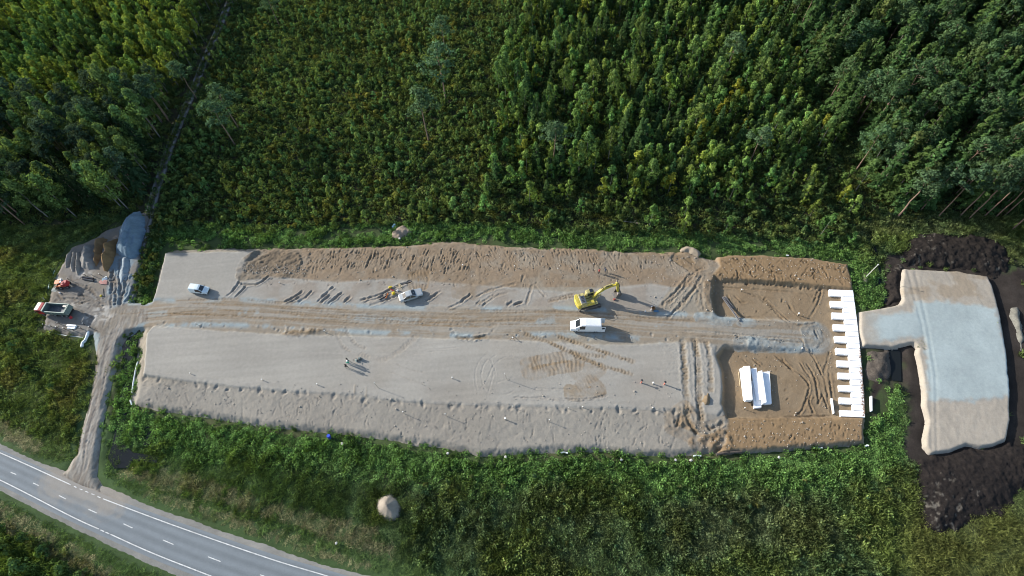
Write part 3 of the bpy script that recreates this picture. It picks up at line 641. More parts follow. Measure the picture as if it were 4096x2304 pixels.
def padshape(a, b, d):
    zf = -.3 + 1.0 * smooth(-.3, .3, d); pxx, pyy = unsurvey(a, b, .9)
    rows = (fbm(a * 1.3, b * .6, .5, 66, 3) - .5) * .07 * (1 - smooth(-.3, .3, sdist(PG_, a, b)))
    return zf + rows - .16 * smooth(-.25, .25, sdist(PG_, a, b)) * 0 + .06 * smooth(-.2, .3, sdist(PG_, a, b)) - .05 * sum(np.exp(-((a - (np.interp(pyy, [1070, 1500, 1800], [s0, s1, s2]) * 0 + survey(np.interp(pyy, [1070, 1300, 1500, 1800], [s0, s1, s2, s3]), pyy, .9)[:, 0])) / .25) ** 2) for s0, s1, s2, s3 in ((3632, 3690, 3724, 3730), (3660, 3712, 3745, 3752)))
heap('sand_platform', PAD, 1, 1, .22, SAND, (.37, .33, .28), 'square sand platform topped with pale bluish gravel', None, 'structure', .05, .9, .6, tonefn=padtone, edge=.12, shape=padshape)
def peattone(a, b, cl):
    w = smooth(.64, .72, fbm(a, b, .55, 71)) * smooth(.45, .6, fbm(a, b, 5, 72)); return mixc(cl, w * .6, np.array([.16, .145, .12]))
heap('peat_heap', PEAT_A, 1.3, 2.2, .2, PEATM, (.020, .0165, .0145), 'long black peat heap at the forest edge above the sand platform', 'soil heap', rough=.7, crumb=.3, edge=.9, tonefn=peattone)
heap('peat_heap', PEAT_A2, .7, 1.2, .2, PEATM, (.026, .021, .018), 'narrow dark peat bank between the flooded ditch and the sand platform', 'soil heap', rough=.5, crumb=.28, edge=.8, tonefn=peattone)
heap('peat_heap', PEAT_B, 1.0, 2.2, .2, PEATM, (.019, .0155, .014), 'broad black peat heap below the sand platform at the lower right', 'soil heap', rough=.4, rs=1.6, crumb=.3, edge=.9, tonefn=peattone)
heap('soil_heap', PEAT_C, .8, 1.2, .3, PEATM, (.085, .072, .06), 'grey brown lumpy soil heap beside the white foam blocks', 'soil heap', rough=.8)
heap('rubble_ridge', cH((1545,850),(1600,845),(1630,900),(1640,1000),(1650,1120),(1655,1240),(1630,1230),(1610,1100),(1570,980),(1540,920)), .7, .6, .25, EARTH, (.17, .165, .14), 'thin grey soil ridge along the right edge beside the sand platform', 'soil heap', rough=.35)
heap('sand_cone', [(1508,2030),(1512,2000),(1535,1985),(1560,1975),(1590,2000),(1603,2040),(1600,2068),(1575,2082),(1540,2078),(1515,2055)], 1, 1, .18, SAND, (.29, .25, .205), 'lone round sand pile in the weeds below the embankment', 'sand pile', rough=.12,
     rs=.5, shape=lambda a, b, d: -.2 + .95 * np.clip(d + .3, 0, 2.6) , edge=.15)
heap('rubble_heap', [(1568,930),(1585,908),(1620,902),(1652,915),(1650,935),(1622,952),(1592,962),(1565,950)], 1.0, .8, .2, EARTH, (.25, .2, .15), 'pale earth rubble heap with stones at the top edge of the embankment', 'soil heap', rough=.5, rs=.6)
heap('earth_mound', cE((1985,255),(2040,205),(2110,215),(2190,275),(2160,300),(2060,260)), 1.0, .8, .2, SAND, (.27, .225, .17), 'rounded sand mound on the top rim at the start of the brown cut', 'soil heap', rough=.3, zlev=.5)
heap('earth_mound', cG((515,680),(560,665),(580,710),(570,760),(530,775),(512,740)), .75, .5, .15, SAND, (.2, .15, .095), 'small brown earth mound between wheel tracks near the cut edge', 'soil heap', rough=.35, zlev=1.2)
heap('earth_mound', cF((2030,480),(2070,462),(2110,480),(2120,540),(2090,565),(2040,550)), .9, .6, .2, SAND, (.27, .23, .16), 'sandy mound carrying the white pole beside the brown cut', 'soil heap', rough=.3)
# heaps of the storage yard
RG_ = wl(cA((1165,90),(1100,160),(1030,280),(1000,390),(1010,470)), 1.5)
def gridge(a, b):
    d, s, g = linedist(RG_, a, b, 14); return np.where(g < 0, 1.25, .52) * d
heap('gravel_heap', cA((1110,115),(1160,95),(1195,150),(1190,260),(1170,380),(1140,470),(1060,480),(1010,470),(965,440),(975,360),(1000,260),(1040,180)), 2.6, 1.0, .2, GRAVM, (.155, .215, .262), 'large blue grey crushed stone heap at the end of the forest track', 'gravel heap', rough=.15, rs=.5, zlev=.35,  # blue grey stone, base darkened and blued to carry its shaded side
     shape=lambda a, b, d: .2 + np.clip(np.minimum(2.7 - gridge(a, b), 1.2 * (d + .3)), 0, 3))
heap('gravel_heap', cA((1020,480),(1060,470),(1070,560),(1040,650),(1010,690),(985,640),(1000,560)), 1.2, .8, .2, GRAVM, (.27, .31, .33), 'small blue grey stone tail spilling below the large gravel heap', 'gravel heap', rough=.15, zlev=.35, shape=lambda a, b, d: .2 + .75 * np.clip(d + .3, 0, 1.4))
heap('sand_heap', cA((690,400),(740,365),(785,380),(795,480),(785,560),(740,580),(680,570),(660,500)), 1.6, .9, .2, SAND, (.235, .225, .205), 'smooth grey sand heap at the back of the yard', 'sand pile', rough=.1, zlev=.35, shape=lambda a, b, d: .2 + 1.0 * np.clip(d + .3, 0, 2.2))
heap('sand_heap', cA((800,350),(850,320),(880,330),(850,420),(820,500),(800,560),(785,520),(780,430)), 1.8, .7, .2, SAND, (.22, .145, .075), 'brown sand heap with steep left face at the back of the yard', 'sand pile', rough=.4, zlev=.35, shape=lambda a, b, d: .2 + 1.7 * np.clip(d + .3, 0, 1.6))
heap('sand_heap', cA((880,400),(950,340),(975,330),(960,430),(930,520),(890,590),(860,590),(855,500)), 1.8, .7, .2, SAND, (.22, .14, .068), 'brown sand heap beside the blue grey gravel heap', 'sand pile', rough=.4, zlev=.35, shape=lambda a, b, d: .2 + 1.7 * np.clip(d + .3, 0, 1.8))
for k, (pts, wd) in enumerate(((cA((560,470),(590,430),(610,440),(575,530),(550,560),(545,520)), 'leftmost'), (cA((610,440),(630,430),(625,520),(605,590),(590,560)), 'middle'), (cA((640,450),(660,440),(662,560),(650,620),(632,580)), 'rightmost'))):
    heap('sand_ridge', pts, .9, .5, .18, SAND, (.28, .255, .22), wd + ' of three narrow dumped sand ridges in the yard', 'sand pile', rough=.15, zlev=.35, shape=lambda a, b, d: .2 + 1.5 * np.clip(d + .3, 0, 1.1), edge=.2, group='narrow sand ridges in the yard')

wm = bpy.data.materials.new('ditch_water'); wm.use_nodes = True; b_ = wm.node_tree.nodes['Principled BSDF']
b_.inputs['Base Color'].default_value = (.012, .014, .014, 1); b_.inputs['Specular IOR Level'].default_value = .25; b_.inputs['Roughness'].default_value = .08
for p, lab in ((DITCH_L, 'dark ditch water beside the access road'), (POOL, 'dark pool in the green weeds'), (DITCH_R, 'dark ditch water by the sand platform'), (DITCH_R2, 'dark ditch water below the link road')):
    w = wl(p, -.22); c0 = w.mean(0); bm = bmesh.new()
    vs = [bm.verts.new((q[0] + (q[0] - c0[0]) / (np.hypot(*(q - c0)) + 1e-6) * .35, q[1] + (q[1] - c0[1]) / (np.hypot(*(q - c0)) + 1e-6) * .35, -.22)) for q in w]
    bmesh.ops.triangulate(bm, faces=[bm.faces.new(vs)]); me = bpy.data.meshes.new('water'); bm.to_mesh(me); bm.free(); me.materials.append(wm)
    tag(link('water', me), lab, kind='structure')

def ribbon(name, L, R, z, m, uvcol, lab, n=240, across=8):
    L = spline(L, 12); R = spline(R, 12)
    def res(p):
        s = np.r_[0, np.cumsum(np.hypot(*np.diff(p, axis=0).T))]; t = np.linspace(0, s[-1], n); return np.stack([np.interp(t, s, p[:, 0]), np.interp(t, s, p[:, 1])], 1)
    L, R = res(L), res(R); V = []; C = []
    for k in range(across + 1):
        t = k / across; P = L * (1 - t) + R * t; zz_ = z(t, P[:, 0], P[:, 1]); V.append(np.c_[P, zz_]); C.append(uvcol(t, P))
    V = np.concatenate(V); C = np.concatenate(C)
    q = (np.arange(across)[:, None] * n + np.arange(n - 1)[None, :]).ravel(); q = np.stack([q, q + n, q + n + 1, q + 1], 1)
    return tag(link(name, np_mesh(name, V, q, m, C, True)), lab, kind='structure')
UPS = wl([(-420,1592),(0,1774),(130,1836),(250,1880),(340,1930),(450,1955),(620,2031),(760,2076),(900,2128),(1060,2176),(1200,2228),(1330,2268),(1500,2306),(1780,2390)])
LOS = wl([(-420,1752),(-12,1958),(272,2104),(600,2260),(830,2356),(1250,2520)])
UPA = wl([(-420,1615),(0,1797),(255,1909),(420,1980),(690,2079),(1060,2206),(1300,2277),(1760,2408)]); LOA = wl([(-420,1738),(-8,1936),(272,2079),(600,2230),(830,2321),(1250,2478)])
ROADM = earth_mat('asphalt', .10, .12, 6, .5, .8)
def shz(t, a, b): return .16 + .02 * np.sin(a) - .75 * (smooth(.12, 0, np.full_like(a, t)) + smooth(.9, 1.0, np.full_like(a, t))) * .35 + (fbm(a, b, 1.0, 81) - .5) * .07
MO_ = wl([(250,1915),(330,1940),(400,1960),(450,1990)], .2)
def mouth(P, c, k):
    'dirt carried out of the access road onto the verge and lane'
    d = linedist(MO_, P[:, 0], P[:, 1], 9)[0]; w = smooth(4.2, .8, d + (fbm(P[:, 0], P[:, 1], 1.2, 91) - .5) * 3) * k
    return mixc(c, w, np.array([.275, .25, .215]))
ribbon('road_shoulder', UPS, LOS, shz, SAND, lambda t, P: mouth(P, np.tile(np.array([.24, .235, .215]), (len(P), 1)) * (.75 + .4 * fbm(P[:, 0], P[:, 1], 1.5, 82))[:, None], .95), 'pale gravel shoulder along the asphalt highway', across=26)
def asp(t, P):
    lane = .5 + .5 * math.cos(2 * math.pi * (t * 4)); nn = fbm(P[:, 0] * .3, P[:, 1] * .3 + t * 20, 1.0, 83)
    return mouth(P, np.tile(np.array([.175, .198, .213]), (len(P), 1)) * ((.86 + .2 * lane) * (.92 + .16 * nn))[:, None], .75)
ribbon('highway', UPA, LOA, lambda t, a, b: np.full_like(a, .235) + .03 * math.sin(math.pi * t), ROADM, asp, 'grey two-lane asphalt highway crossing the lower left', across=24)
TG = np.gradient(T_, axis=0); TG /= np.hypot(*TG.T)[:, None]; TN = np.stack([-TG[:, 1], TG[:, 0]], 1)
def trk(t, P):
    w = math.exp(-((abs(t - .5) - .27) / .12) ** 2); return np.tile(np.array([.12, .105, .085]) * (1 - w) + np.array([.25, .245, .235]) * w, (len(P), 1)) * (.8 + .4 * fbm(P[:, 0], P[:, 1], 1.2, 85))[:, None]
ribbon('forest_track', T_ + TN * 1.35, T_ - TN * 1.35, lambda t, a, b: np.maximum(gz_at(a, b), -.1) + .16 - .5 * smooth(.38, .5, np.full_like(a, abs(t - .5))), SAND, trk, 'narrow gravel track running into the forest', across=14)
PAINT = mat('road_paint', (.52, .53, .52), .7, var=.25, vscale=2)
def mark(pts, w, lab, smooth_it=True):
    p = wl(pts, .26); p = spline(p, 10) if smooth_it else p
    tg = np.gradient(p, axis=0); tg /= np.hypot(*tg.T)[:, None]; nr = np.stack([-tg[:, 1], tg[:, 0]], 1)
    V = np.concatenate([np.c_[p + nr * w / 2, np.full(len(p), .272)], np.c_[p - nr * w / 2, np.full(len(p), .272)]]); n = len(p)
    q = np.array([(i, i + 1, n + i + 1, n + i) for i in range(n - 1)]); return tag(link('road_marking', np_mesh('road_marking', V, q, PAINT)), lab, kind='structure')
mark(UPLINE[:4] and [(-420,1632),(0,1811),(248,1923),(284,1940)], .15, 'white edge line of the highway left of the access road')
for a, b in (((296,1945),(306,1950)),((318,1955),(330,1960)),((342,1965),(354,1970)),((366,1975),(378,1980)),((390,1986),(402,1991))): mark([a, b], .13, 'short white dash of the edge line across the access road mouth', False)
mark([(412,1995),(683,2097),(1056,2227),(1292,2299),(1750,2432)], .15, 'white edge line of the highway right of the access road')
mark([(-420,1722),(0,1920),(280,2063),(395,2116)], .15, 'white lower edge line of the highway at the left edge')
for k in range(2):
    t0, t1 = k / 2, (k + .75) / 2; mark([(402 + t0 * 40, 2119.5 + t0 * 18), (402 + t1 * 40, 2119.5 + t1 * 18)], .15, 'white dash of the lower edge line', False)
mark([(442,2137),(609,2212),(838,2302),(1250,2460)], .15, 'white lower edge line of the highway towards the bottom edge')
for a, b in (((43,1889),(65,1898)),((133,1932),(156,1943)),((236,1982),(264,1996)),((354,2037),(387,2052)),((494,2095),(530,2112)),((652,2160),(694,2178)),((832,2227),(882,2246)),((1040,2299),(1090,2316)),((-60,1842),(-40,1852)),((-170,1790),(-148,1800))):
    mark([a, b], .13, 'white centre dash of the highway', False)
# ------------------------------------------------------------------ vegetation
LEAF = leaf_mat('foliage'); GRASSM = leaf_mat('weeds', .5, .25)
BARKP = mat('pine_bark', (.23, .155, .11), .9, var=.4, vscale=1.0); BARKB = mat('birch_bark', (.17, .165, .15), .85, var=.35, vscale=2.0); BARKS = mat('spruce_bark', (.17, .14, .12), .9, var=.3)
SRC = bpy.data.collections.new('plant_patterns')       # pattern meshes for the mass planting; not linked to the scene
def leaves(cen, nrm, size, rng, aspect=.6):
    """one small pointed quad per leaf clump"""
    n = len(cen); t = rng.normal(size=(n, 3)); t -= nrm * (t * nrm).sum(1)[:, None]; t /= np.linalg.norm(t, axis=1)[:, None] + 1e-9
    b = np.cross(nrm, t); s = size[:, None]
    V = np.stack([cen - t * s, cen - b * s * aspect, cen + t * s, cen + b * s * aspect], 1).reshape(-1, 3)
    return V, np.arange(4 * n).reshape(n, 4)
def unit(v): return v / (np.linalg.norm(v, axis=1)[:, None] + 1e-9)
def broadleaf(seed, h, r, base, n, size, lobes=26, slim=1.0):
    """crown of leaf clumps gathered round branch ends, wider below the middle"""
    g = np.random.default_rng(seed); zc = base + (h - base) * g.random(lobes) ** .85
    t = (zc - base) / (h - base); rad = r * np.sin(np.clip(.18 + .86 * t, 0, 1) * math.pi) ** .8 * slim
    a = g.random(lobes) * 6.28 ; rr = rad * (.45 + .5 * g.random(lobes))
    L = np.stack([np.cos(a) * rr, np.sin(a) * rr, zc], 1); L = np.vstack([L, [[0, 0, h * .97], [0, 0, h * .88], [0.1 * r, 0, h * .75]]])
    k = g.integers(0, len(L), n); sp = r * (.22 + .2 * g.random(len(L)))[k]
    o = unit(g.normal(size=(n, 3))) * (sp * g.random(n) ** .45)[:, None]; o[:, 2] *= 1.1
    c = L[k] + o; c[:, 2] = np.clip(c[:, 2], base * .6, h * 1.02)
    nr = unit(1.1 * unit(o) + unit(c * np.array([1, 1, .35]) - np.array([0, 0, base * .35 + h * .2])) + .45 * g.normal(size=(n, 3)))
    return leaves(c, nr, size * (.6 + .8 * g.random(n)), g)
def spruce(seed, h, r, n, size):
    g = np.random.default_rng(seed); nb = int(16 + h * 4.5); V = []; F = []; k = 0
    zb = h * (.06 + .92 * np.sort(g.random(nb))); per = max(4, n // nb)
    for zq in zb:
        L = r * (1 - zq / h) ** .85 * (.7 + .45 * g.random()) + .12; a = g.random() * 6.28; m_ = max(3, int(per * (.35 + 1.2 * (1 - zq / h))))
        t = g.random(m_) ** .6; w = (g.random(m_) - .5) * .5 * L * (1.1 - t)
        c = np.stack([np.cos(a) * t * L - np.sin(a) * w, np.sin(a) * t * L + np.cos(a) * w, zq - t * L * .38 + t * t * L * .15 + .08 * g.normal(size=m_)], 1)
        nr = unit(np.stack([np.cos(a) * .35 + .3 * g.normal(size=m_), np.sin(a) * .35 + .3 * g.normal(size=m_), .9 + .2 * g.normal(size=m_)], 1))
        v, f = leaves(c, nr, size * (.7 + .7 * g.random(m_)), g, .45); V.append(v); F.append(f + k); k += len(v)
    c = np.stack([.05 * g.normal(size=14), .05 * g.normal(size=14), h * (.9 + .1 * np.arange(14) / 14)], 1); v, f = leaves(c, unit(g.normal(size=(14, 3))), np.full(14, size * .6), g); V.append(v); F.append(f + k)
    return np.vstack(V), np.vstack(F)
def pinecrown(seed, h, r, n, size):
    g = np.random.default_rng(seed); lobes = 24; t = g.random(lobes); zc = h * (.62 + .36 * t)
    rad = r * np.sqrt(np.clip(1 - (t * 1.02) ** 2.2, .03, 1)) * (.35 + .65 * g.random(lobes)); a = g.random(lobes) * 6.28
    L = np.stack([np.cos(a) * rad, np.sin(a) * rad, zc], 1); L = np.vstack([L, [[0, 0, h * .96], [0, 0, h * .86]]])
    k = g.integers(0, len(L), n); o = unit(g.normal(size=(n, 3))) * (r * .30 * g.random(n) ** .5)[:, None]; o[:, 2] *= .55
    nr = unit(unit(o) + np.array([0, 0, .8]) + .6 * g.normal(size=(n, 3)))
    v, f = leaves(L[k] + o, nr, size * (.6 + .8 * g.random(n)), g, .5); return v, f, L
def trunk_mesh(name, h, r, m, limbs=(), bend=0.0, seed=0):
    g = random.Random(seed); mb = MB(); n = 5; pts = [(g.uniform(-1, 1) * bend * i / n, g.uniform(-1, 1) * bend * i / n, h * i / n - (.3 if i == 0 else 0)) for i in range(n + 1)]
    for i in range(n): mb.tube(pts[i], pts[i + 1], r * (1 - .8 * i / n), r * (1 - .8 * (i + 1) / n), 6)
    for q in limbs:
        zb = max(.3 * h, q[2] - .45 * math.hypot(q[0], q[1])); mb.tube((0, 0, zb), tuple(q), r * .28, r * .1, 4)
    o = mb.build(name, m); me = o.data; bpy.data.objects.remove(o); return me
class Kind:
    """pattern plants of one kind: meshes shared by single trees and the mass planting behind"""
    def __init__(s, name): s.name = name; s.crowns = []; s.trunks = []; s.h = []; s.coll = bpy.data.collections.new(name + '_patterns')
    def add(s, VF, trunk, h):
        i = len(s.crowns); me = np_mesh(s.name + '_crown', VF[0], VF[1], LEAF); s.crowns.append(me); s.trunks.append(trunk); s.h.append(h)
        V, F = VF; tv = np.array([v.co[:] for v in trunk.vertices]) if trunk else np.zeros((0, 3))
        tf = [p.vertices[:] for p in trunk.polygons if len(p.vertices) == 4] if trunk else []
        if len(tf): V2 = np.vstack([V, tv]); F2 = np.vstack([F, np.array(tf) + len(V)])
        else: V2, F2 = V, F
        me2 = np_mesh(s.name + '_whole', V2, F2, [LEAF] + ([trunk.materials[0]] if trunk else []), mi=np.r_[np.zeros(len(F)), np.ones(len(F2) - len(F))])
        o = bpy.data.objects.new('%s_pattern_%02d' % (s.name, i), me2); s.coll.objects.link(o)
    def single(s, v, loc, sc, rz, tint, name, label, cat, group):
        r = empty(name, loc, rz); r.scale = sc; tag(r, label, cat, group)
        if s.trunks[v]: link('trunk', s.trunks[v], r)
        c = link('crown', s.crowns[v], r); c['tint'] = [float(q) for q in tint]; return r
def scatter(name, coll, P, rot, sc, idx, tint, label, cat, kind='stuff'):
    me = bpy.data.meshes.new(name); me.vertices.add(len(P)); me.vertices.foreach_set('co', np.ascontiguousarray(P, np.float32).ravel())
    for an, ty, val in (('rot', 'FLOAT_VECTOR', rot), ('sca', 'FLOAT_VECTOR', sc), ('tint', 'FLOAT_VECTOR', tint)):
        a = me.attributes.new(an, ty, 'POINT'); a.data.foreach_set('vector', np.ascontiguousarray(val, np.float32).ravel())
    a = me.attributes.new('pick', 'INT', 'POINT'); a.data.foreach_set('value', np.ascontiguousarray(idx, np.int32))
    o = link(name, me); tag(o, label, cat, None, kind)
    ng = bpy.data.node_groups.new(name, 'GeometryNodeTree')
    ng.interface.new_socket('Geometry', in_out='INPUT', socket_type='NodeSocketGeometry'); ng.interface.new_socket('Geometry', in_out='OUTPUT', socket_type='NodeSocketGeometry')
    N = ng.nodes; gi = N.new('NodeGroupInput'); go = N.new('NodeGroupOutput'); ci = N.new('GeometryNodeCollectionInfo'); ip = N.new('GeometryNodeInstanceOnPoints')
    ci.inputs['Collection'].default_value = coll; ci.inputs['Separate Children'].default_value = True; ci.inputs['Reset Children'].default_value = True
    ip.inputs['Pick Instance'].default_value = True
    def na(nm, ty):
        q = N.new('GeometryNodeInputNamedAttribute'); q.data_type = ty; q.inputs['Name'].default_value = nm; return q.outputs['Attribute']
    l = ng.links; l.new(gi.outputs[0], ip.inputs['Points']); l.new(ci.outputs[0], ip.inputs['Instance'])
    l.new(na('pick', 'INT'), ip.inputs['Instance Index']); l.new(na('rot', 'FLOAT_VECTOR'), ip.inputs['Rotation']); l.new(na('sca', 'FLOAT_VECTOR'), ip.inputs['Scale'])
    l.new(ip.outputs[0], go.inputs[0]); md = o.modifiers.new('planting', 'NODES'); md.node_group = ng; return o

KB = Kind('birch_tree'); KS = Kind('spruce_tree'); KP = Kind('pine_tree'); KY = Kind('young_birch'); KW = Kind('willow_bush'); KA = Kind('broad_birch')
for i in range(5): KB.add(broadleaf(100 + i, 8.5, 1.5, 2.4, 850, .19, 16), trunk_mesh('birch_trunk', 7.6, .075, BARKB, bend=.1, seed=i), 8.5)
for i in range(5): KA.add(broadleaf(150 + i, 14, 2.5, 4.6, 1500, .26, 34), trunk_mesh('birch_trunk', 12.5, .14, BARKB, bend=.25, seed=20 + i), 14)
for i in range(5): KS.add(spruce(200 + i, 15, 2.3 + .12 * i, 1700, .34), trunk_mesh('spruce_trunk', 14, .15, BARKS, seed=i), 15)
for i in range(6):
    v, f, L = pinecrown(300 + i, 15, 2.5 + .15 * i, 1300, .24); KP.add((v, f), trunk_mesh('pine_trunk', 14, .15, BARKP, L[:9], bend=.25, seed=40 + i), 15)
for i in range(6): KY.add(broadleaf(400 + i, 4.2, .98, .35, 520, .145, 15, 1.0), trunk_mesh('birch_trunk', 3.8, .035, BARKB, seed=60 + i), 4.2)
for i in range(6): KW.add(broadleaf(500 + i, 1.7, 1.05, .15, 330, .15, 12), None, 1.7)
PJ = np.random.default_rng(99)
def plan(poly_px, spacing, keep=1.0, jit=.45, lim=(-420, -420, 4520, 2560)):
    w = wl(poly_px); x0, y0 = w.min(0); x1, y1 = w.max(0); x0, x1 = max(x0, -200), min(x1, 200); y0, y1 = max(y0, -12), min(y1, 212)
    a, b = np.meshgrid(np.arange(x0, x1, spacing), np.arange(y0, y1, spacing * .87)); a[1::2] += spacing / 2; a, b = a.ravel(), b.ravel()
    a = a + PJ.uniform(-jit, jit, len(a)) * spacing; b = b + PJ.uniform(-jit, jit, len(b)) * spacing
    k = inside(w, a, b) & (PJ.random(len(a)) < keep); a, b = a[k], b[k]; u, v = unsurvey(a, b)
    k = (u > lim[0]) & (u < lim[2]) & (v > lim[1]) & (v < lim[3]); return a[k], b[k], u[k], v[k]
TRK_D = lambda a, b: linedist(T_, a, b, 6)[0]
LEAFGAIN = 2.1
def tints(n, base, var, hue=.12):
    t = np.tile(np.array(base) * LEAFGAIN, (n, 1)) * (1 + var * (PJ.random(n) - .5) * 2)[:, None]
    h_ = (PJ.random(n) - .5) * 2 * hue; t[:, 0] *= (1 + h_ * 1.4) * 1.06; t[:, 2] *= (1 - h_) * 1.0; return t
COLS = ((170, 'above the tipper truck'), (480, 'above the gravel heap'), (800, 'above the small van'), (1200, 'left of the rubble heap'), (1610, 'above the rubble heap'), (2000, 'right of the rubble heap'), (2400, 'above the excavator'), (2850, 'above the cut'), (3150, 'above the foam stack'), (3380, 'above the foam comb'), (3640, 'above the platform edge'), (3950, 'at the far right'))
def tree_words(base, i, u, v, hh, wd, t, q):
    size = 'short' if hh[i] < q[0] else 'tall' if hh[i] > q[1] else 'middling'
    slim = 'slim' if wd[i] < q[2] else 'bushy'
    r = t[i][0] / (t[i][1] + 1e-6); b = t[i].sum()
    tone = 'yellowish' if r > q[4] else 'pale green' if b > q[3] else 'dark green'
    f = (v[i] - q[5]) / (q[6] - q[5] + 1e-6); row = ('far back', 'well back', 'midway', 'well forward', 'at the front')[int(min(max(f, 0), .999) * 5)]
    return '%s %s %s %s, %s, %s' % (size, slim, tone, base, row, min(COLS, key=lambda c: abs(c[0] - u[i]))[1])
def plant(kind, name, cat, a, b, hmin, hmax, tint, label, group, mass_name, mass_label, nmax=300, wide=(.85, 1.2)):
    n = len(a)
    if n == 0: return
    hh = hmin + (hmax - hmin) * np.clip(.75 * fbm(a, b, 5, len(group)) * 1.5 - .3 + .55 * PJ.random(n), 0, 1); v = PJ.integers(0, len(kind.crowns), n); hs = hh / np.array(kind.h)[v]; wd = hs * PJ.uniform(*wide, n); rz = PJ.random(n) * 6.28; gzv = gz_at(a, b) - .05
    u, w_ = unsurvey(a, b); fr = (u > -60) & (u < 4160) & (w_ > -20) & (w_ < 2350)
    rank = np.lexsort((np.hypot(a, b) - hh * 3, ~fr)); one = rank[:nmax]; rest = rank[nmax:]
    q = (*np.quantile(hh, (.35, .7)), np.median(wd), np.median(tint.sum(1)), np.quantile(tint[:, 0] / tint[:, 1], .72), *np.quantile(w_[one], (.02, .98)))
    for i in one:
        lb = tree_words(label, i, u, w_, hh, wd, tint, q)
        kind.single(v[i], (a[i], b[i], gzv[i]), (wd[i], wd[i], hs[i]), rz[i], tint[i], name, lb, cat, group)
    if len(rest):
        scatter(mass_name, kind.coll, np.stack([a, b, gzv], 1)[rest], np.stack([0 * rz, 0 * rz, rz], 1)[rest], np.stack([wd, wd, hs], 1)[rest], v[rest], tint[rest], mass_label, cat)
SCALEC = 1.0
# dense birch stand, upper left
P_BS = [(-420,-420),(945,-420),(925,0),(875,110),(815,230),(740,345),(640,430),(480,440),(300,470),(150,450),(-420,520)]
a, b, u, v = plan(P_BS, 2.75, jit=.8); k = TRK_D(a, b) > 1.5; a, b, u, v = a[k], b[k], u[k], v[k]
yl = 1.25 * smooth(.40, .60, fbm(a, b, 16, 201)); t = tints(len(a), (.062, .106, .030), .35, .13); t[:, 0] *= 1 + .42 * yl; t[:, 1] *= 1 + .22 * yl
plant(KB, 'birch_tree', 'tree', a, b, 6.5, 9.8, t, 'birch in dense stand', 'birches of the dense stand left of the track', 'birch_stand', 'dense stand of slender birches filling the upper left corner', 130)
# mixed tall wood beside the yard
P_MX = [(-420,520),(150,450),(300,470),(480,440),(640,430),(740,345),(770,370),(725,480),(690,560),(660,640),(625,740),(600,800),(540,830),(420,860),(250,905),(60,900),(-420,880)]
a, b, u, v = plan(P_MX, 3.5, jit=.6); k = TRK_D(a, b) > 1.7; a, b = a[k], b[k]; kk = PJ.random(len(a))
s = kk < .42; t = tints(s.sum(), (.058, .096, .034), .4, .12); plant(KA, 'birch_tree', 'tree', a[s], b[s], 9, 14.5, t, 'birch above the yard', 'broad birches above the yard', 'birch_wood', 'broad birches above the yard', 90)
s = (kk >= .42) & (kk < .78); t = tints(s.sum(), (.030, .050, .030), .25, .06); plant(KP, 'pine_tree', 'tree', a[s], b[s], 10, 15, t, 'pine above the yard', 'pines above the yard', 'pine_wood', 'pines above the yard')
s = kk >= .78; t = tints(s.sum(), (.022, .040, .018), .25, .08); plant(KS, 'spruce_tree', 'tree', a[s], b[s], 8, 14, t, 'spruce above the yard', 'spruces above the yard', 'spruce_wood', 'spruces above the yard')
# scrub of the regrowing clearing, middle
P_SC = [(950,-420),(2120,-420),(2080,60),(2000,300),(1960,600),(1930,905),(1500,900),(1100,915),(700,905),(640,895),(625,860),(665,720),(715,600),(760,480),(800,380),(850,250),(900,130),(940,0)]
a, b, u, v = plan(P_SC, 1.45, jit=1.0); k = (TRK_D(a, b) > 1.7) & (PJ.random(len(a)) < .55 + .45 * smooth(.35, .55, fbm(a, b, 4, 213))); a, b = a[k], b[k]; hn = fbm(a, b, 10, 210); kk = PJ.random(len(a))
dk = .75 + .6 * fbm(a, b, 18, 211)
s = kk > .13; t = tints(s.sum(), (.056, .088, .027), .38, .16) * dk[s][:, None]; t[fbm(a, b, 6, 212)[s] > .64] *= np.array([1.3, 1.0, .85])
plant(KW, 'willow_bush', 'bush', a[s], b[s], .5, 1.9, t, 'bush in the clearing', 'bushes of the regrowing clearing', 'clearing_scrub', 'low green scrub covering the clearing', 190)
s = kk <= .13; t = tints(s.sum(), (.058, .096, .030), .35, .16) * dk[s][:, None]
plant(KY, 'young_birch', 'tree', a[s], b[s], 2.0, 4.6, t, 'sapling in the clearing', 'young birches of the clearing', 'clearing_saplings', 'young birches scattered over the clearing', 100)
# young mixed wood, centre right
P_YW = [(2120,-420),(3100,-420),(3130,100),(3230,330),(3330,560),(3420,760),(3480,900),(3420,975),(3300,985),(3050,958),(2700,935),(2300,915),(1930,905),(1960,600),(2000,300),(2080,60)]
a, b, u, v = plan(P_YW, 1.75, jit=1.0); kk = PJ.random(len(a)); tall = fbm(a, b, 9, 220); low = smooth(760, 860, v)
s = (kk < .27) & (PJ.random(len(a)) > low * .7); t = tints(s.sum(), (.060, .102, .026), .38, .16); t[PJ.random(len(t)) < .07] *= np.array([1.5, 1.15, .8])
plant(KY, 'young_birch', 'tree', a[s], b[s], 3.0, 7.8, t, 'birch in young wood', 'young birches of the mixed growth', 'birch_growth', 'young birches of the mixed growth above the site', 200)
s = (kk >= .27) & (kk < .35) & (low < .5); t = tints(s.sum(), (.032, .060, .020), .25, .1)
plant(KS, 'spruce_tree', 'tree', a[s], b[s], 4.5, 9.5, t, 'spruce in young wood', 'young spruces of the mixed growth', 'spruce_growth', 'young spruces above the site', 90, (1.0, 1.4))
s = kk >= .35; t = tints(s.sum(), (.040, .066, .022), .35, .16)
plant(KW, 'willow_bush', 'bush', a[s], b[s], .6, 2.2, t, 'bush in young wood', 'bushes between the young trees', 'young_wood_scrub', 'low scrub between the young trees', 80)
